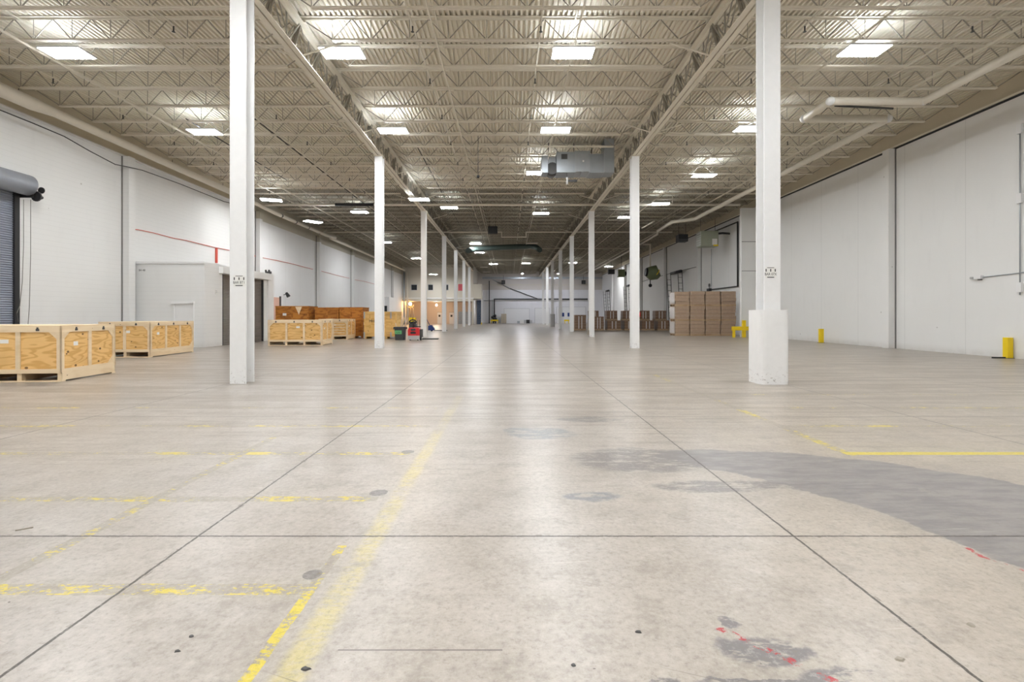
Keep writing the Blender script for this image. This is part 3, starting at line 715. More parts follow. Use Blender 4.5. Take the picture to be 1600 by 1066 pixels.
# ------------------------------------------------------------------ crates
def crate(loc, rz, nx, ny, label, h=1.30, grp='new plywood crates with pine frames', mats=('ply', 'batten'), slats=False, pw=.9):
    """panelled crate; origin at the corner nearest the camera; runs -x and +y"""
    t = thing('plywood_crate', label, 'crate', loc, rz, grp)
    W, L = nx * pw + .06, ny * pw + .06; z0 = .20; z1 = h; bw = .1; bt = .03
    def side(n, Lg, mp, sgn):
        # panel sheet + battens in the (u,z) plane; mp maps (u, depth, z) box -> MB.box
        b = MB(); mp(b, 0.02, Lg - .02, .03, .045, z0, z1 - .02); b.obj('side_panel', mats[0], t)
        p = (Lg - bw) / n
        for i in range(n + 1):
            b = MB(); mp(b, i * p, i * p + bw, .0, .03, z0 + bw, z1 - bw - .03); b.obj('batten', mats[1], t)
        b = MB(); mp(b, 0, Lg, 0, .03, z0, z0 + bw); b.obj('batten', mats[1], t)
        b = MB(); mp(b, 0, Lg, 0, .03, z1 - bw - .03, z1); b.obj('batten', mats[1], t)
    def mpx(b, u0, u1, d0, d1, za, zb): b.box(-u1, -u0, d0, d1, za, zb)
    def mpy(b, u0, u1, d0, d1, za, zb): b.box(-d1, -d0, u0, u1, za, zb)
    def mpx2(b, u0, u1, d0, d1, za, zb): b.box(-u1, -u0, L - d1, L - d0, za, zb)
    def mpy2(b, u0, u1, d0, d1, za, zb): b.box(-W + d0, -W + d1, u0, u1, za, zb)
    side(nx, W, mpx, 1); side(ny, L, mpy, 1); side(nx, W, mpx2, 1); side(ny, L, mpy2, 1)
    # cut-corner gussets at the outer corners of the two near faces
    g = .17
    zt, zb_ = z1 - bw - .03, z0 + bw
    for u, s in ((bw, 1), (W - bw, -1)):
        for z, q in ((zt, -1),):
            MB().prism([(-u, z), (-(u + s * g), z), (-u, z + q * g)], (.008, .03), 'y').obj('corner_gusset', mats[1], t)
    for u, s in ((bw, 1), (L - bw, -1)):
        for z, q in ((zt, -1), (zb_, 1)):
            if u == bw and q == 1: continue
            MB().prism([(u, z), (u + s * g, z), (u, z + q * g)], (-.03, -.008), 'x').obj('corner_gusset', mats[1], t)
    MB().box(-W, 0, 0, L, z1, z1 + .03).obj('lid', mats[1], t)
    for i in range(nx + 1):
        x = -W * i / nx; x = min(-.1, max(-W + .0, x - .05 if i else -.1)); b = MB().box(x, x + .1, .03, L - .03, .03, z0 - .001); b.obj('skid', mats[1], t)
    MB().box(-W + .02, -.0, .0, .14, 0, .03).obj('runner_board', mats[1], t)
    MB().box(-W + .02, -.0, L - .14, L, 0, .03).obj('runner_board', mats[1], t)
    if slats:
        for i in range(5):
            z = z0 + .22 + i * .17; MB().box(-W + bw, -bw - pw * .1, -.004 + .014, .03, z, z + .05).obj('slat', mats[1], t)
    for i in range(nx):
        x = -(i + .55) * W / nx; c = MB().box(x - .035, x + .035, -.012, 0, z1 - .1, z1 - .05).box(x - .018, x + .018, -.012, 0, z1 - .05, z1 - .015); c.obj('lid_clip', 'dark', t)
    for i in range(ny):
        y = (i + .5) * L / ny; c = MB().box(0, .012, y - .035, y + .035, z1 - .1, z1 - .05).box(0, .012, y - .018, y + .018, z1 - .05, z1 - .015); c.obj('lid_clip', 'dark', t)
    MB().box(-.032, -.026, .42, .56, zt - .34, zt - .24).obj('paper_label', 'paper', t)
    u = W * .45; MB().box(-u - .09, -u + .09, .024, .03, zt - .26, zt - .17).obj('paper_label', 'paper', t)
    return t
crate((-10.57, 11.62, 0), math.radians(6), 3, 2, 'nearest pale plywood crate on the left, cut by the photo edge')
crate((-13.36, 18.34, 0), math.radians(3), 2, 3, 'plywood crate in front of the white block hut, with three side panels')
crate((-9.72, 25.65, 0), math.radians(4), 3, 2, 'wide plywood crate with three front panels, behind the near left column')
crate((-10.45, 31.9, 0), math.radians(2), 2, 2, 'plywood crate with slatted front, in front of the stained boxes', slats=True)
def dark_crate(x0, x1, y, dep, h, label, parts):
    t = thing('stained_crate', label, 'crate', (x0, y, 0), 0, 'dark stained wooden crates by the left wall'); W = x1 - x0
    MB().box(0, W, 0, dep, .12, h).obj('body', 'ply_dark', t)
    for q in (0, .5, 1):
        a = q * (W - .1); MB().box(a, a + .1, -.03, 0, .14, h - .12).obj('batten', 'ply_dark', t)
    MB().box(0, W, -.035, 0, h - .12, h).obj('batten', 'ply_dark', t); MB().box(0, W, -.035, 0, h * .5 - .06, h * .5 + .06).obj('batten', 'ply_dark', t)
    MB().box(-.02, W + .02, -.05, dep + .02, h, h + .05).obj('lid', 'ply_dark', t)
    for q in (.02, .47, .92): MB().box(q * W, q * W + .1, .02, dep - .02, 0, .12).obj('skid', 'ply_dark', t)
    parts(t, W, h); return t
def pa(t, W, h):
    MB().box(W * .22, W * .33, -.04, -.03, h - .62, h - .45).obj('paper_label', 'paper', t)
    MB().prism([(W * .6, h), (W * .8, h), (W * .71, h - .55)], (-.05, -.035), 'y').obj('torn_flap', 'batten', t)
dark_crate(-16.2, -13.9, 34.2, 1.6, 2.17, 'stained brown crate with a pale triangular flap, behind wide plywood crate', pa)
dark_crate(-13.62, -11.95, 34.6, 1.5, 2.08, 'stained brown crate in the middle of three by the left wall', lambda t, W, h: None)
dark_crate(-11.82, -10.2, 34.4, 1.5, 2.09, 'stained brown crate at the right of three, beside pale crate with black marks', lambda t, W, h: MB().box(W + .001, W + .03, .2, .5, .9, 1.1).obj('paper_label', 'paper', t))
t = thing('pale_crate', 'tall pale wooden crate with black writing and grey corner straps', 'crate', (-9.7, 33.0, 0))
MB().box(0, 2.2, 0, 1.4, .14, 1.78).obj('body', 'pale_ply', t)
for a in (.0, .34, .84, 1.34, 1.8, 2.1): MB().box(a, a + .1, -.03, 0, .16, 1.68).obj('batten', 'pale_ply', t)
for z in (.16, .42, 1.66): MB().box(0, 2.2, -.045, -.0301, z, z + .11).obj('batten', 'pale_ply', t)
MB().box(-.02, 2.22, -.05, 1.42, 1.78, 1.82).obj('lid', 'pale_ply', t)
for q in (0, .7, 1.4, 2.05): MB().box(q, q + .15, .02, 1.38, 0, .14).obj('skid', 'pale_ply', t)
for x in (-.02, 1.76):
    for z0, z1 in ((1.36, 1.80), (.04, .45)): MB().box(x, x + .09, -.06, -.046, z0, z1).obj('corner_strap', 'grey', t)
lettering('MH', .25, t, (.52, -.035, 1.18), (math.pi / 2, 0, 0))

# ------------------------------------------------------------------ bin, pallet trucks and other machines
t = thing('waste_bin', 'dark grey waste bin full of wood offcuts, beside pale crate', 'bin', (-6.92, 31.4, 0))
b = MB(); n = 16
b.prism([(-.25, -.22), (.25, -.22), (.29, -.18), (.29, .18), (.25, .22), (-.25, .22), (-.29, .18), (-.29, -.18)], (0, .76), 'z')
for v in b.bm.verts:
    if v.co.z > .5: v.co.x *= 1.16; v.co.y *= 1.16
b.obj('body', 'bin', t)
MB().prism([(-.37, -.27), (.37, -.27), (.37, .27), (-.37, .27)], (.76, .84), 'z').obj('rim', 'bin', t, .015)
for s in (-1, 1): MB().box(s * .36, s * .43, -.1, .1, .70, .80).obj('handle', 'bin', t)
lb = MB().hexa((-.08, -.258, .5), (.22, 0, 0), (0, .006, 0), (0, -.02, .12)).obj('green_label', 'label_green', t)
lettering('OS', .17, lb, (-.08, -.268, .5), (math.pi / 2, 0, 0), 'bin')
for i, (x, y, dx, dz) in enumerate(((-.05, 0, .28, .62), (.05, .05, .20, .55), (.15, -.05, .30, .45), (.0, -.08, .10, .50), (.2, .08, .24, .58), (-.2, .03, -.12, .25))):
    o = MB().bar((x, y, .55), (x + dx, y, .84 + dz), .06, .03, (0, 1, 0)).obj('wood_offcut', 'wood_offcut')
    o.location = t.location; tag(o, 'pale wood offcut sticking out of the dark waste bin', 'wood offcut', 'offcuts in the waste bin')
t = thing('pallet_truck', 'red electric pallet truck with grey bumper, beside the third left column', 'pallet truck', (-5.95, 31.0, 0))
MB().prism([(-.36, .22), (.36, .22), (.38, .62), (.30, .80), (-.30, .80), (-.38, .62)], (-.22, .3), 'y').obj('body', 'red', t, .02)
MB().prism([(-.38, -.22), (.38, -.22), (.36, -.30), (.2, -.34), (-.2, -.34), (-.36, -.30)], (.06, .3), 'z').obj('bumper', 'silver', t)
MB().box(-.36, .36, -.22, .3, .08, .22).obj('chassis', 'dark', t)
MB().prism([(-.2, .42), (.12, .42), (.16, .50), (.02, .56), (-.2, .54)], (-.236, -.22), 'y').obj('vent_panel', 'black', t)
MB().prism([(-.16, .60), (.14, .62), (.10, .75), (-.2, .72)], (-.236, -.22), 'y').obj('control_panel', 'dark', t)
MB().tube([(-.05, -.1, .78), (-.05, -.14, .98), (-.05, -.2, 1.12)], .05, 8).obj('tiller', 'black', t)
MB().tube([(-.28, -.2, 1.14), (-.2, -.24, 1.26), (-.05, -.2, 1.3), (.1, -.24, 1.26), (.18, -.2, 1.14), (-.05, -.2, 1.12), (-.28, -.2, 1.14)], .035, 8).obj('tiller_handle', 'black', t)
for s in (-.24, .24): MB().tube([(s - .04, -.1, .09), (s + .04, -.1, .09)], .09, 12).obj('wheel', 'rubber', t)
MB().tube([(.38, -.1, .12), (.46, -.1, .12)], .12, 14).obj('wheel', 'rubber', t)
MB().box(.36, .5, -.2, .28, .2, .7).obj('side_guard', 'dark', t)
for y in (-.16, .16): MB().box(.5, 1.5, y + .02, y + .16, .05, .12).obj('fork', 'black', t)
t = thing('pallet_truck', 'blue hand pallet truck with long forks, right of third left column', 'pallet truck', (X_(674, 48.5), 48.5, 0), 0)
MB().prism([(-.28, .1), (.35, .1), (.3, .3), (.05, .62), (-.28, .55)], (-.25, .25), 'y').obj('pump_body', 'blue', t)
MB().tube([(-.1, 0, .5), (-.32, 0, .9), (-.5, 0, 1.25)], .03, 8).obj('tiller', 'blue', t)
MB().tube([(-.5, -.18, 1.25), (-.5, .18, 1.25)], .03, 8).obj('tiller_handle', 'black', t)
for s in (-.14, .14): MB().tube([(.05, s - .05, .1), (.05, s + .05, .1)], .1, 12).obj('wheel', 'rubber', t)
for y in (-.24, .08): MB().box(.3, 1.55, y, y + .16, .06, .12).obj('fork', 'black', t)
t = thing('lift_truck', 'small yellow lift truck far behind the red pallet truck', 'truck', (X_(645.5, 45), 45.0, 0))
MB().prism([(-.32, .25), (.3, .25), (.3, .6), (.2, .8), (-.3, .8)], (-.4, .5), 'y').obj('body', 'dark', t)
MB().box(-.34, -.02, -.3, .4, 1.0, 1.38).obj('hood', 'yellow', t); MB().box(.06, .24, -.2, .3, 1.05, 1.36).obj('battery_case', 'yellow', t); MB().box(-.26, .22, -.25, .35, .8, 1.0).obj('seat', 'black', t)
for x in (.36, .58, .80): MB().box(x, x + .05, -.1, -.02, .2, 1.15).obj('mast_rail', 'brace', t)
for x in (-.22, .22): MB().tube([(x - .06, -.2, .18), (x + .06, -.2, .18)], .18, 14).obj('wheel', 'rubber', t)
MB().box(.28, .86, -.14, .0, .5, .58).obj('carriage', 'dark', t)

# ------------------------------------------------------------------ wrapped pallets on the right
def pallet_me():
    b = MB()
    for y in (.0, .5, 1.0): b.box(-.57, .57, y + .04, y + .14, .025, .115)
    for i in range(7): b.box(-.57 + i * .168, -.57 + i * .168 + .13, .03, 1.17, .115, .137)
    for y in (.03, .53, 1.05): b.box(-.57, .57, y, y + .1, 0, .025)
    return b.mesh('pallet', 'pallet')
PM = pallet_me()
def load_mesh(mat, w, d, h, layers, seed, jit=.012):
    rnd = random.Random(seed); b = MB(); lh = h / layers
    for i in range(layers):
        o = rnd.uniform(-jit, jit); q = rnd.uniform(-jit, jit); cx = .05
        b.prism([(-w / 2 + o + cx, q), (w / 2 + o - cx, q), (w / 2 + o, q + cx), (w / 2 + o, d + q - cx), (w / 2 + o - cx, d + q), (-w / 2 + o + cx, d + q), (-w / 2 + o, d + q - cx), (-w / 2 + o, q + cx)], (i * lh + .002, (i + 1) * lh - .004), 'z')
    return b.mesh('load', mat)
tiers = ('bottom', 'middle', 'top'); colw = ('left end', 'second column from left', 'third column from left', 'right end')
for c in range(4):
    for r in range(3):
        hh = 1.0 - (.04 if c == 0 and r == 2 else 0)
        t = thing('wrapped_pallet', f'wrapped tan pallet load, {tiers[r]} tier, {colw[c]} of the tall stack', 'pallet', (13.3 + c * 1.185, 37.7, r * 1.142), group='tan wrapped pallets stacked three high')
        link('pallet', PM, t)
        o = link('load', load_mesh('kraft', 1.12, 1.16, hh, 4, c * 7 + r, .028), t); o.location = (0, .02, .137)
        if c == 0:
            MB().box(-.605, -.585, .05, 1.15, .2, 1.06).obj('film_wrap', 'film', t)
    
def carton_stack(px0, px1, d, z0, h, label, grp, pal=True):
    x0, x1 = X_(px0, d), X_(px1, d); w = x1 - x0; cx = (x0 + x1) / 2
    t = thing('carton_pallet', label, 'pallet', (cx, d, z0), group=grp)
    p = link('pallet', PM, t); p.scale = (w / 1.14, 1, 1)
    o = link('load', load_mesh('carton', w * .98, 1.1, h - .14, max(2, round((h - .14) / .27)), int(px0)), t); o.location = (0, .05, .138)
    n = max(3, int((h - .2) / .13))
    for q in (-.14, .12):
        for i in range(n): MB().box(q * w - .05, q * w + .05, .022, .034, .2 + i * .13, .2 + i * .13 + .09).obj('white_label', 'paper', t)
    return t
G = 'brown carton pallets along the right wall'
carton_stack(898, 916, 51.5, 0, 1.62, 'tall single brown carton pallet just right of the fourth right column', G)
carton_stack(928, 944, 51.5, 0, 1.45, 'brown carton pallet just right of the third right column', G)
carton_stack(949, 970.6, 51.5, 0, 1.05, 'front brown carton pallet midway between third and second right columns', G)
carton_stack(976, 994, 51.5, 0, 1.05, 'front brown carton pallet partly hidden by the second right column', G)
carton_stack(1003, 1022.5, 51.5, 0, 1.05, 'front brown carton pallet just right of the second right column', G)
carton_stack(1028, 1046, 51.5, 0, 1.05, 'front brown carton pallet next to the tall tan stack', G)
for (a, b_, w) in ((948, 965, 'midway between third and second right columns'), (973, 990, 'partly hidden by the second right column'), (999, 1015.5, 'just right of the second right column'), (1024, 1041.5, 'next to the tall tan stack'), (930, 936, 'behind the third right column')):
    wid = 1 
    if b_ - a < 10: a = 921
    for r, rw in ((0, 'lower'), (1, 'upper')):
        carton_stack(a, b_, 53.0, r * 1.04, 1.04, f'{rw} rear brown carton pallet {w}', G)
# yellow guard rail and posts
t = thing('guard_rail', 'yellow guard rail with tall post before the white wing wall', 'guard rail', (16.7, 35.0, 0))
MB().box(-.85, .85, -.06, .06, .50, .78).obj('rail', 'yellow', t)
for x in (-.78, .62): MB().box(x, x + .16, -.055, .055, 0, .50).obj('leg', 'yellow', t)
MB().box(.0, .2, .06, .26, 0, 1.22).obj('post', 'yellow', t)
for (px, py, h, lab) in ((1579, 560.3, .76, 'square yellow post by the right wall, nearest the photo edge'), (1282, 536, .80, 'square yellow post by the right wall behind the near right column')):
    d = D_(py); x = min(X_(px, d), WR - .24); t = thing('guard_post', lab, 'post', (x, d, 0), group='yellow guard posts at the right wall')
    MB().box(0, .2, 0, .2, 0, h).obj('post', 'yellow', t, .012)
    MB().box(-.03, .23, -.03, .23, 0, .015).obj('base_plate', 'dark', t)
    if h < .78: MB().box(-.5, -.03, .05, .1, 0, .05).obj('black_stub', 'black', t)

# ------------------------------------------------------------------ equipment on the right wall
t = thing('wall_device', 'white sensor box with conduit on the right wall near photo edge', 'device', (WR, 19.2, 3.05))
MB().box(-.14, 0, -.14, .14, -.07, .07).obj('case', 'white', t); MB().tube([(-.1, .14, -.02), (-.1, .3, .0)], .05, 10).obj('lens', 'silver', t); MB().box(-.1, -.02, -.1, .02, -.11, -.07).obj('mount', 'dark', t)
MB().tube([(-.04, -.14, .0), (-.04, -1.4, .04), (-.04, -1.7, .06)], .018, 8).obj('conduit', 'grey', t)
t = thing('wall_conduit', 'thin vertical conduit with junction boxes at right photo edge', 'conduit', (WR - .01, 17.68, 0))
MB().tube([(-.03, 0, 2.3), (-.03, 0, 8.3)], .018, 8).obj('conduit', 'grey', t)
for z in (8.1, 5.6, 2.4): MB().box(-.08, 0, -.09, .09, z, z + .35).obj('junction_box', 'white', t)
t = thing('unit_heater', 'grey-green unit heater hung by the right wall above tan pallets', 'heater', (X_(1106, 41), 41, Z_(386, 41)))
MB().box(-.72, .72, -.4, .6, 0, 1.28).obj('case', 'pale_green', t, .02)
for i in range(6): MB().box(-.76, -.72, -.35, .55, .1 + i * .19, .22 + i * .19).obj('louvre', 'silver', t)
MB().box(.2, .6, -.42, -.4, .12, .62).obj('label', 'paper', t); MB().box(.3, .7, -.425, -.4, .02, .14).obj('warning_label', 'yellow', t)
MB().tube([(.72, 0, 1.1), (1.2, 0, 1.15), (1.9, 0, 1.1)], .09, 10).obj('flue', 'dark', t)
for x in (-.6, .6): MB().tube([(x, 0, 1.28), (x, 0, 2.35)], .015, 6).obj('hanger', 'dark', t)
t = thing('unit_heater', 'black box heater hung under roof left of the grey-green heater', 'heater', (X_(1066, 43), 43, Z_(378, 43)))
MB().box(-.4, .4, -.3, .5, 0, .62).obj('case', 'black', t); MB().box(-.36, .36, -.32, -.3, .06, .2).obj('louvre', 'dark', t)
for x in (-.3, .3): MB().tube([(x, 0, .62), (x, 0, 1.6)], .015, 6).obj('hanger', 'dark', t)
t = thing('blower', 'green cone-nosed blower on a cream drop pipe right of second right column', 'blower', (X_(1016, 54), 54, 0))
zc = Z_(427, 54)
MB().tube([(-.35, 0, zc + .1), (.3, 0, zc + .05), (.95, 0, zc - .45)], [.55, .85, .30], 14).obj('cone', 'green', t)
MB().tube([(-.55, 0, zc + .12), (-.35, 0, zc + .1)], [.42, .5], 14).obj('fan_guard', 'black', t)
MB().tube([(.52, 0, zc - .11), (.6, 0, zc - .175)], [.70, .64], 14).obj('hazard_band', 'yellow', t)
MB().tube([(0, 0, zc + .6), (0, 0, Z_(382, 54)), (-.8, 0, Z_(382, 54))], .09, 10).obj('drop_pipe', 'pipe', t)
MB().tube([(0, 0, zc - .6), (0, 0, zc - 1.2)], .05, 8).obj('stem', 'black', t); MB().sphere((0, 0, zc - 1.35), .2).obj('motor', 'black', t)
t = thing('unit_heater', 'dark green heater far along right wall, left of second right column', 'heater', (X_(971, 65), 65, Z_(433, 65)))
MB().box(-.5, .42, -.3, .4, 0, 1.0).obj('case', 'green', t, .04); MB().box(-.52, -.5, -.25, .35, .1, .9).obj('louvre', 'silver', t)
MB().tube([(.42, 0, .45), (.62, 0, .45)], .3, 14).obj('fan_guard', 'black', t); MB().tube([(0, 0, 1), (0, 0, 3.2)], .03, 6).obj('hanger', 'dark', t)
for px, d, lab in ((955, 72, 'black unit heater far under the right wall pipe'),):
    t = thing('unit_heater', lab, 'heater', (X_(px, d), d, 7.6)); MB().box(-.45, .45, -.3, .3, 0, .7).obj('case', 'black', t); MB().tube([(0, 0, .7), (0, 0, 2.0)], .03, 6).obj('hanger', 'dark', t)
def dock_frame(y0, y1, z1, lab):
    t = thing('dock_door_frame', lab, 'frame', (WR, 0, 0), group='black ladder frames on the right wall')
    for y in (y0, y1):
        b = MB(); b.bar((-.12, y, 0), (-.42, y - .1, z1), .05, .05); b.bar((-.5, y, 0), (-.85, y - .1, z1), .05, .05); b.obj('rail', 'dark', t)
        n = 10
        for i in range(1, n): q = i / n; MB().bar((-.12 - .30 * q, y - .1 * q, z1 * q), (-.5 - .35 * q, y - .1 * q, z1 * q), .04, .04).obj('rung', 'dark', t)
    MB().tube([(-.6, y0 - .3, z1), (-.25, y1 + .2, z1 + .1)], .16, 10).obj('top_roller', 'black', t)
    return t
dock_frame(51.2, 54.8, 6.15, 'black ladder-like door frame on right wall above the tan pallets')
dock_frame(72.5, 75.5, 6.0, 'black ladder-like door frame on right wall beside the second right column')
dock_frame(88.0, 91.5, 6.0, 'black ladder-like door frame on right wall nearest the end wall')
pipe('black_conduit', [(WR - .08, 46.5, 9.05), (WR - .08, 39.4, 9.05), (WR - .08, 39.4, 3.9), (WR - .08, 44.6, 3.9)], .06, 'bold black pipe dropping down right wall left of the white wing wall', 'pipe', 'black', 8)
t = thing('valve_assembly', 'small black valve on the pipe over the tan pallets', 'valve', (WR - .12, 44.9, 3.9)); MB().box(-.12, .1, -.3, .3, -.12, .12).obj('body', 'black', t); MB().tube([(0, 0, .1), (0, 0, .4)], .03, 8).obj('stem', 'dark', t); MB().tube([(-.02, 0, .42), (.02, 0, .42)], .16, 12).obj('handwheel', 'dark', t)
for y, z0, z1, lab in ((44.6, 4.2, 7.6, 'thin dark conduit on right wall below the grey-green heater'), (48.0, 4.0, 9.3, 'thin conduit on right wall left of the grey-green heater')):
    pipe('wall_conduit', [(WR - .04, y, z0), (WR - .04, y, z1)], .025, lab, 'conduit', 'grey', 6)
pipe('wall_cable', [(WR - .06, 47.5, 6.3), (WR - .06, 54, 6.35), (WR - .06, 62, 6.3), (WR - .06, 70, 6.2)], .025, 'thin black cable level along the far right wall', 'cable', 'black', 6)

# ------------------------------------------------------------------ grey air unit under the roof
AD = 24.8
t = thing('air_handling_unit', 'grey sheet-metal air unit with riser duct under the roof', 'air unit', (0, AD, 0))
xs = [X_(p, AD) for p in (846, 857, 868, 897, 919, 945, 957)]; za, zb = Z_(276, AD), Z_(243, AD)
MB().box(xs[0], xs[1] - .05, -.3, .5, za + .12, zb - .1).obj('inlet_hood', 'duct', t)
MB().tube([((xs[1] + xs[2]) / 2, -.25, za + .35), ((xs[1] + xs[2]) / 2, .5, za + .35)], .3, 16).obj('fan_housing', 'dark', t)
MB().box(xs[1], xs[2], -.1, .5, za + .3, zb - .1).obj('fan_box', 'grey', t)
MB().box(xs[2] + .02, xs[3], -.4, .6, za + .1, zb + .05).obj('burner_section', 'duct', t)
MB().box(xs[3], xs[4], -.45, .6, za + .12, zb + .08).obj('filter_section', 'grey', t)
MB().box(xs[4], xs[5] - .1, -.4, .6, za + .08, zb - .05).obj('outlet_duct', 'duct', t)
MB().box(xs[5] - .1, xs[6], -.4, .5, za + .1, 10.34).obj('riser_duct', 'duct', t)
for a in (xs[3] - .02, xs[3] + .32, xs[4] - .02, xs[5] - .14): MB().box(a, a + .04, -.47, .62, za + .08, zb + .09).obj('seam_flange', 'grey', t)
MB().box(xs[2] + .25, xs[2] + .55, -.43, -.40, za + .75, za + 1.0).obj('control_box', 'dark', t)
MB().box(xs[4] - .36, xs[4] - .28, -.47, -.45, za + .6, za + .68).obj('latch', 'paper', t)
for x in (xs[1], xs[3], xs[4] + .2): MB().tube([(x, .1, zb), (x, .1, 10.3)], .02, 6).obj('hanger', 'dark', t)
t = thing('exit_speaker', 'small white pendant horn with bracket below the grey air unit', 'fixture', (X_(886, 24.5), 24.5, Z_(288, 24.5)))
MB().tube([(0, 0, 0), (0, 0, .34)], .05, 10).obj('horn', 'white', t); MB().box(.06, .5, -.04, .04, .12, .22).obj('bracket', 'dark', t); MB().tube([(0, 0, .34), (0, 0, .7)], .012, 6).obj('hanger', 'dark', t)
t = thing('pendant_sensor', 'thin black pendant rod with bead right of the second left column', 'pendant', (X_(747, 22), 22, Z_(279, 22)))
MB().tube([(0, 0, .1), (0, 0, 1.9)], .012, 6).obj('rod', 'black', t); MB().sphere((0, 0, .08), .07).obj('bead', 'black', t)
t = thing('unit_heater', 'black box heater on rods in the middle of the far roof', 'heater', (X_(770, 44), 44, Z_(365, 44)))
MB().box(-.42, .42, -.3, .3, 0, .6).obj('case', 'black', t)
for x in (-.3, .25): MB().tube([(x, 0, .6), (x, 0, 1.9)], .02, 6).obj('hanger', 'black', t)
CD = 56.0; z1 = Z_(388, CD)
arc = [(X_(734, CD), CD - 2.5, z1 - .6), (X_(738, CD), CD - 1.2, z1 - .35), (X_(746, CD), CD - .3, z1 - .12), (X_(757, CD), CD, z1), (X_(830, CD), CD, z1 + .25), (X_(838, CD), CD - .4, z1 + .05), (X_(842, CD), CD - 1.5, z1 - .4)]
t = thing('round_duct', 'long dark round duct with curved ends under the far roof', 'duct', (0, 0, 0))
MB().tube(arc, .29, 16).obj('duct', 'dgreen', t)
for x in (X_(762, CD), X_(795, CD), X_(825, CD)): MB().tube([(x, CD, z1 + .3), (x, CD, 10.3)], .015, 6).obj('hanger', 'dark', t)

# ------------------------------------------------------------------ far office block at the left
OD = 85.0; ox0, ox1 = WL, X_(739.5, OD)
up = MB()
zs, ze = Z_(471, OD), 10.34
wz0, wz1 = Z_(454, OD), Z_(444.5, OD)
wins = [(X_(642, OD), X_(652, OD)), (X_(668.5, OD), X_(677, OD)), (X_(693, OD), X_(701, OD)), (X_(716, OD), X_(724.5, OD))]
cur = ox0
for a, b_ in wins[:3]:
    up.box(cur, a, OD, OD + .3, zs, ze); up.box(a, b_, OD, OD + .3, zs, wz0); up.box(a, b_, OD, OD + .3, wz1, ze); cur = b_
up.box(cur, ox1, OD, OD + .3, zs, ze)
struct(up.obj('wall_office_upper', 'beige_wall'))
struct(MB().box(ox1 - .3, ox1, OD + .3, YE, 0, ze).obj('wall_office_side', 'beige_wall'))
struct(MB().box(ox0, ox1 - .3, OD + .3, 91.0, zs, zs + .3).obj('ceiling_office_porch', 'warm_wall'))
struct(MB().box(ox0, ox1 - .3, 90.7, 91.0, 0, zs).obj('wall_office_lower', 'warm_wall'))
trim(MB().box(ox0, ox1 + .05, OD - .12, OD, Z_(467, OD), Z_(465.5, OD)), 'white')
for i, (a, b_) in enumerate(wins[:3]):
    w = struct(MB().box(a, b_, OD + .15, OD + .18, wz0, wz1).obj(f'window_{i+1}', 'glass'), 'dark upstairs office window')
    f = MB(); f.box(a, a + .07, OD - .03, OD + .15, wz0, wz1).box(b_ - .07, b_, OD - .03, OD + .15, wz0, wz1).box(a + .07, b_ - .07, OD - .03, OD + .15, wz1 - .07, wz1).box(a + .07, b_ - .07, OD - .03, OD + .15, wz0, wz0 + .07)
    f.obj('window_frame', 'silver', w)
a, b_ = wins[3]
t = thing('wall_sign', 'square red sign on the far office wall', 'sign', (0, 0, 0)); MB().box(a, b_, OD - .03, OD, wz0 - .05, wz1 + .05).obj('sign_plate', 'sign_red', t)
lettering('REAR', .28, t, ((a + b_) / 2, OD - .035, wz1 - .35), (math.pi / 2, 0, 0), 'paper') if False else None
lb = 90.68
for i, (p0, p1) in enumerate(((683.5, 690), (702, 709))):
    a, b_ = X_(p0, lb), X_(p1, lb); dr = struct(MB().box(a, b_, lb - .04, lb, 0, 2.1).obj(f'door_{i+3}', 'white'), 'pale door with dark square window in the office porch')
    MB().box((a + b_) / 2 - .17, (a + b_) / 2 + .17, lb - .06, lb - .04, 1.3, 1.68).obj('door_window', 'glass', dr)
    MB().box(a - .07, b_ + .07, lb - .07, lb - .04, 2.1, 2.2).obj('door_frame', 'tan', dr)
a, b_ = X_(716, lb), X_(738, lb)
t = thing('rolling_door', 'low grey rolling door in the far office porch', 'door', (0, 0, 0)); MB().box(a, b_, lb - .06, lb, 0, 2.25).obj('door_curtain', 'grey', t)
for i in range(5): MB().box(a, b_, lb - .08, lb - .06, .35 + i * .4, .39 + i * .4).obj('slat', 'duct', t)
a, b_ = X_(642, lb), X_(648, lb)
t = thing('doorway_rack', 'brown timber rack at the left end of the office porch', 'rack', (X_(640, 86), 86.2, 0))
for x in (-.7, .1, .55): MB().box(x, x + .14, 0, .3, 0, 3.4).obj('post', 'brace', t)
MB().box(-.7, .7, 0, .3, 2.9, 3.1).obj('shelf', 'brace', t)
for px, py, y, lab, m, r in ((641, 475, 85.5, 'glowing orange lamp at the left of the office porch', 'lamp_orange', .26), (682, 477, 87.5, 'small warm lamp under the office porch ceiling', 'lamp_small', .16)):
    t = thing('porch_lamp', lab, 'lamp', (X_(px, y), y, Z_(py, y))); MB().sphere((0, 0, 0), r).obj('bulb', m, t)
    MB().tube([(0, 0, r), (0, 0, max(r + .02, zs - Z_(py, y)))], .03, 6).obj('stem', 'dark', t)
trim(MB().tube([(X_(741.5, 84.5), 84.5, 0), (X_(741.5, 84.5), 84.5, 4.2)], .16, 12), 'white')
tag(MB().box(ox1 + .01, X_(752.5, 85), 85.0, 88.5, Z_(467, 85), Z_(444, 85)).obj('office_bay', 'beige_wall'), 'box-shaped bay jutting from the far office side', 'bay')
t = thing('strip_curtain', 'tall dark blue strip curtain beneath the office bay', 'curtain', (0, 0, 0))
for i in range(8):
    a = ox1 + .12 + i * .145; MB().prism([(a, 88.3 + (i % 2) * .03), (a + .13, 88.3 + (i % 2) * .03), (a + .13, 88.32 + (i % 2) * .03), (a, 88.32 + (i % 2) * .03)], (0, 4.3), 'z').obj('strip', 'curtain' if i not in (0, 1) else 'film', t)
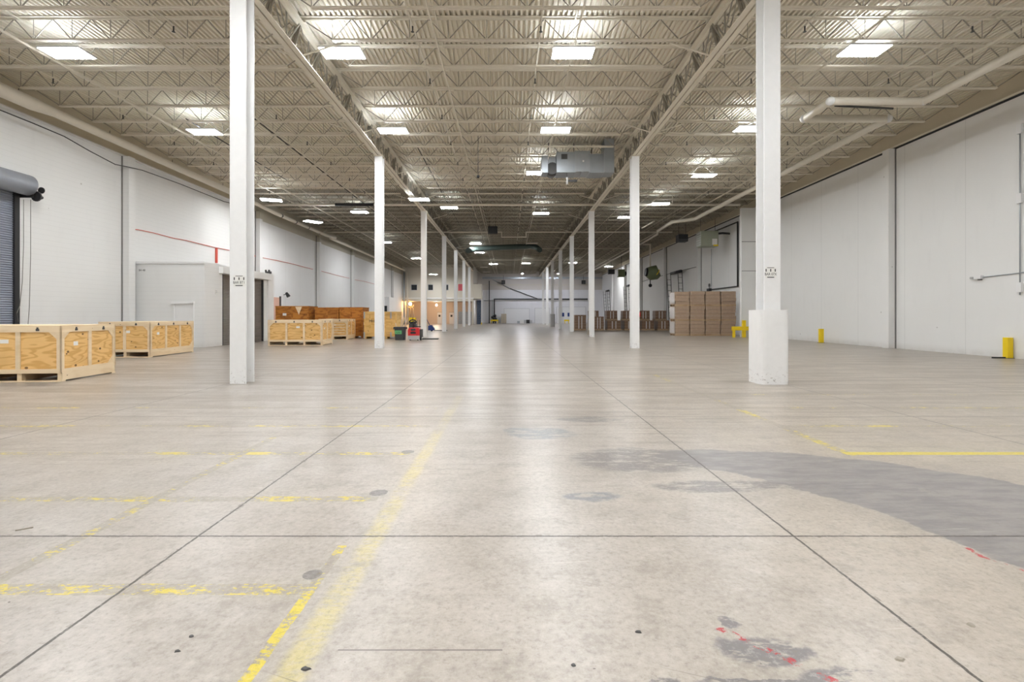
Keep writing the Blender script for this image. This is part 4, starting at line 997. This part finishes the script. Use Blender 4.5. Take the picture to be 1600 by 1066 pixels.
t = thing('steel_post', 'slim white post at the outer corner of the office bay', 'post', (X_(752.3, 85), 85.1, 0)); MB().box(-.05, .05, -.05, .05, 0, 4.5).obj('post', 'white', t); MB().box(-.07, .07, -.07, .07, 0, .35).obj('base', 'yellow', t)
# white vestibule block on the far left wall
w = MB(); w.box(WL, -17.0, 70, 70.2, 0, 4.2).box(-17.2, -17.0, 70.2, 74, 0, 4.2).box(WL, -17.2, 70.2, 74, 4.0, 4.2)
struct(w.obj('wall_vestibule', 'white')); struct(MB().box(-17.9, -17.3, 69.96, 70.0, Z_(487, 70), Z_(478, 70)).obj('window_4', 'glass'))
pipe('down_pipe', [(WL + .45, 84.4, 0), (WL + .45, 84.4, 9.0)], .14, 'dark down pipe in the far left corner by the office', 'pipe', 'grey', 10)
pipe('down_pipe', [(WL + 1.0, 84.5, 0), (WL + 1.0, 84.5, 9.0)], .10, 'slimmer down pipe beside the dark one by the office', 'pipe', 'pipe', 10)

# ------------------------------------------------------------------ end wall
ED = YE - .15
def ex(p): return X_(p, ED)
def ez(p): return Z_(p, ED)
pipe('black_main', [(ex(772.5), ED - .2, .3), (ex(772.5), ED - .2, ez(467.5)), (ex(918), ED - .2, ez(467.5))], .12, 'bold black pipe level across the far end wall', 'pipe', 'black', 8)
pipe('black_riser', [(ex(764.5), ED - .3, 0), (ex(764.5), ED - .3, ez(439))], .09, 'tall thin black riser at the left of the end wall', 'pipe', 'black', 8)
pipe('grey_riser', [(ex(770), ED - .3, .3), (ex(770), ED - .3, ez(470)), (ex(756), ED - .3, ez(470))], .07, 'grey pipe drop beside the black riser on the end wall', 'pipe', 'grey', 8)
pipe('diagonal_brace', [(ex(797), ED, ez(451)), (ex(840), ED, ez(467))], .07, 'dark slanting brace high on the end wall', 'brace', 'dark', 6)
pipe('diagonal_brace', [(ex(770), ED, ez(437)), (ex(797), ED, ez(451))], .06, 'grey slanting brace at the upper left of the end wall', 'brace', 'grey', 6)
trim(MB().box(-5.2, WR, YE - .3, YE, ez(436), ez(433)), 'grey'); trim(MB().box(-5.2, WR, YE - .12, YE, ez(446), ez(444.5)), 'beige_wall')
for px, lab in ((786.5, 'small black fan heater high on the left of the end wall'), (911, 'small black fan heater high on the right of the end wall')):
    t = thing('unit_heater', lab, 'heater', (ex(px), ED - .6, ez(445))); MB().box(-.35, .35, -.3, .3, .1, .8).obj('case', 'black', t); MB().tube([(0, -.32, .45), (0, -.3, .45)], .25, 12).obj('fan_guard', 'dark', t); MB().tube([(0, .1, .8), (0, .1, 1.8)], .03, 6).obj('hanger', 'dark', t)
t = thing('valve_assembly', 'black sprinkler valves behind the yellow guard at the end wall', 'valve', (ex(772), ED - .5, 0))
for x, z in ((-.3, 1.2), (.2, 1.5), (0, .9), (.35, .8)): MB().sphere((x, 0, z), .28).obj('valve', 'black', t)
MB().tube([(-.1, 0, 0), (-.1, 0, 1.6)], .1, 8).obj('riser', 'black', t); MB().tube([(.3, 0, 0), (.3, 0, 1.6)], .1, 8).obj('riser', 'black', t)
def low_guard(px0, px1, lab):
    a, b_ = ex(px0), ex(px1); t = thing('guard_rail', lab, 'guard rail', (a, ED - 1.6, 0)); w = b_ - a
    MB().box(0, w, -.06, .06, .45, .75).obj('rail', 'yellow', t)
    for x in (.1, w - .2): MB().box(x, x + .12, -.05, .05, 0, .45).obj('leg', 'yellow', t)
low_guard(767, 779, 'yellow guard rail at the left of the end wall'); low_guard(880, 888, 'yellow guard rail at the end wall behind the right columns')
t = thing('cabinet', 'tan upright cabinet standing against the end wall', 'cabinet', (ex(787.3), ED - .7, 0)); MB().box(-.5, .5, 0, .5, .05, 1.88).obj('body', 'tan', t); MB().box(-.005, .005, -.01, 0, .1, 1.85).obj('door_gap', 'dark', t); MB().box(-.48, .48, .02, .48, 0, .05).obj('plinth', 'dark', t)
for px0, px1, h, m, lab in ((808, 812, .45, 'grey', 'low grey crate on the floor at the end wall'), (812.3, 818, .62, 'paper', 'white carton beside the low grey crate at the end wall'), (818.5, 821.5, .66, 'silver', 'pale grey carton in the row at the end wall'), (822, 827.5, .68, 'black', 'black bin in the row at the end wall'), (828, 831, .6, 'silver', 'rightmost grey carton in the row at the end wall')):
    t = thing('carton', lab, 'box', (ex(px0), ED - .9, 0)); w = ex(px1) - ex(px0); MB().box(0, w, 0, .5, 0, h).obj('body', m, t); MB().box(-.01, w + .01, -.01, .51, h, h + .03).obj('lid', m, t)
for i, (a, b_, z) in enumerate(((788, 827, 482.5), (836, 858, 482), (870, 915, 480))):
    dr = struct(MB().box(ex(a), ex(b_), YE - .04, YE, 0, ez(z)).obj(f'door_{i+5}', 'white'), 'wide white door in the end wall')
    f = MB(); f.box(ex(a) - .06, ex(a), YE - .07, YE, 0, ez(z)).box(ex(b_), ex(b_) + .06, YE - .07, YE, 0, ez(z)).box(ex(a) - .06, ex(b_) + .06, YE - .07, YE, ez(z), ez(z) + .06); f.obj('door_frame', 'silver', dr)
for i, px in enumerate((880, 888.5)):
    t = thing('notice_board', ('narrow dark blue notice board behind the right columns', 'dark blue notice board beside the narrow one on end wall')[i], 'board', (ex(px), YE - .09, ez(492))); MB().box(-.2, .2 + i * .25, -.03, .04, -.35, .4).obj('panel', 'blue', t)
# scraps on the near floor
def scrap(px, py, r, lab, mat='dark'):
    d = D_(py); rnd = random.Random(px); t = MB(); n = 9
    ring = [(r * (1 + rnd.uniform(-.35, .35)) * math.cos(i * 2 * math.pi / n), .7 * r * (1 + rnd.uniform(-.4, .4)) * math.sin(i * 2 * math.pi / n)) for i in range(n)]
    t.prism(ring, (.0, r * .35), 'z')
    for v in t.bm.verts:
        if v.co.z > 0: v.co.x *= .7; v.co.y *= .7
    o = t.obj('floor_scrap', mat); o.location = (X_(px, d), d, 0); return tag(o, lab, 'debris')
scrap(998, 988, .016, 'small dark scrap on the floor right of the middle'); scrap(896, 1040, .014, 'dark scrap on the floor near the bottom middle')
scrap(478, 1046, .02, 'dark crumb beside the worn yellow lines at the bottom'); scrap(1516, 977, .022, 'dry brown scrap on the floor at lower right', 'brace')
scrap(1406, 1031, .02, 'small grey-brown scrap on floor at bottom right', 'brace'); scrap(277, 1018, .014, 'dark scrap on the floor at lower left, the lower of two'); scrap(299, 995, .014, 'dark scrap on the floor at lower left, the upper of two')
a, b_ = D_(830), D_(825); tag(MB().bar((X_(24, a), a, .004), (X_(52, b_), b_, .004), .008, .008).obj('wood_splinter', 'brace'), 'thin wood splinter on the floor at the left edge', 'debris')

# ------------------------------------------------------------------ camera, world, colour
cam = bpy.data.cameras.new('camera'); co = bpy.data.objects.new('camera', cam); COL.objects.link(co)
co.location = (0, 0, H); co.rotation_euler = (math.pi / 2, 0, 0)
cam.sensor_fit = 'HORIZONTAL'; cam.sensor_width = 36; cam.lens = F / 1600 * 36
cam.shift_x = 5 / 1600; cam.shift_y = -40 / 1600; cam.clip_end = 300; cam.clip_start = .05
SC.camera = co
w = bpy.data.worlds.new('world'); SC.world = w; w.use_nodes = True
w.node_tree.nodes['Background'].inputs[0].default_value = (.5, .5, .5, 1); w.node_tree.nodes['Background'].inputs[1].default_value = .2
vs = SC.view_settings; vs.view_transform = 'Standard'; vs.look = 'None'; vs.gamma = 1; vs.use_curve_mapping = False; vs.exposure = 0.0
SC.cycles.max_bounces = 8; SC.cycles.diffuse_bounces = 5; SC.cycles.glossy_bounces = 3
SC.cycles.caustics_reflective = False; SC.cycles.sample_clamp_indirect = 6
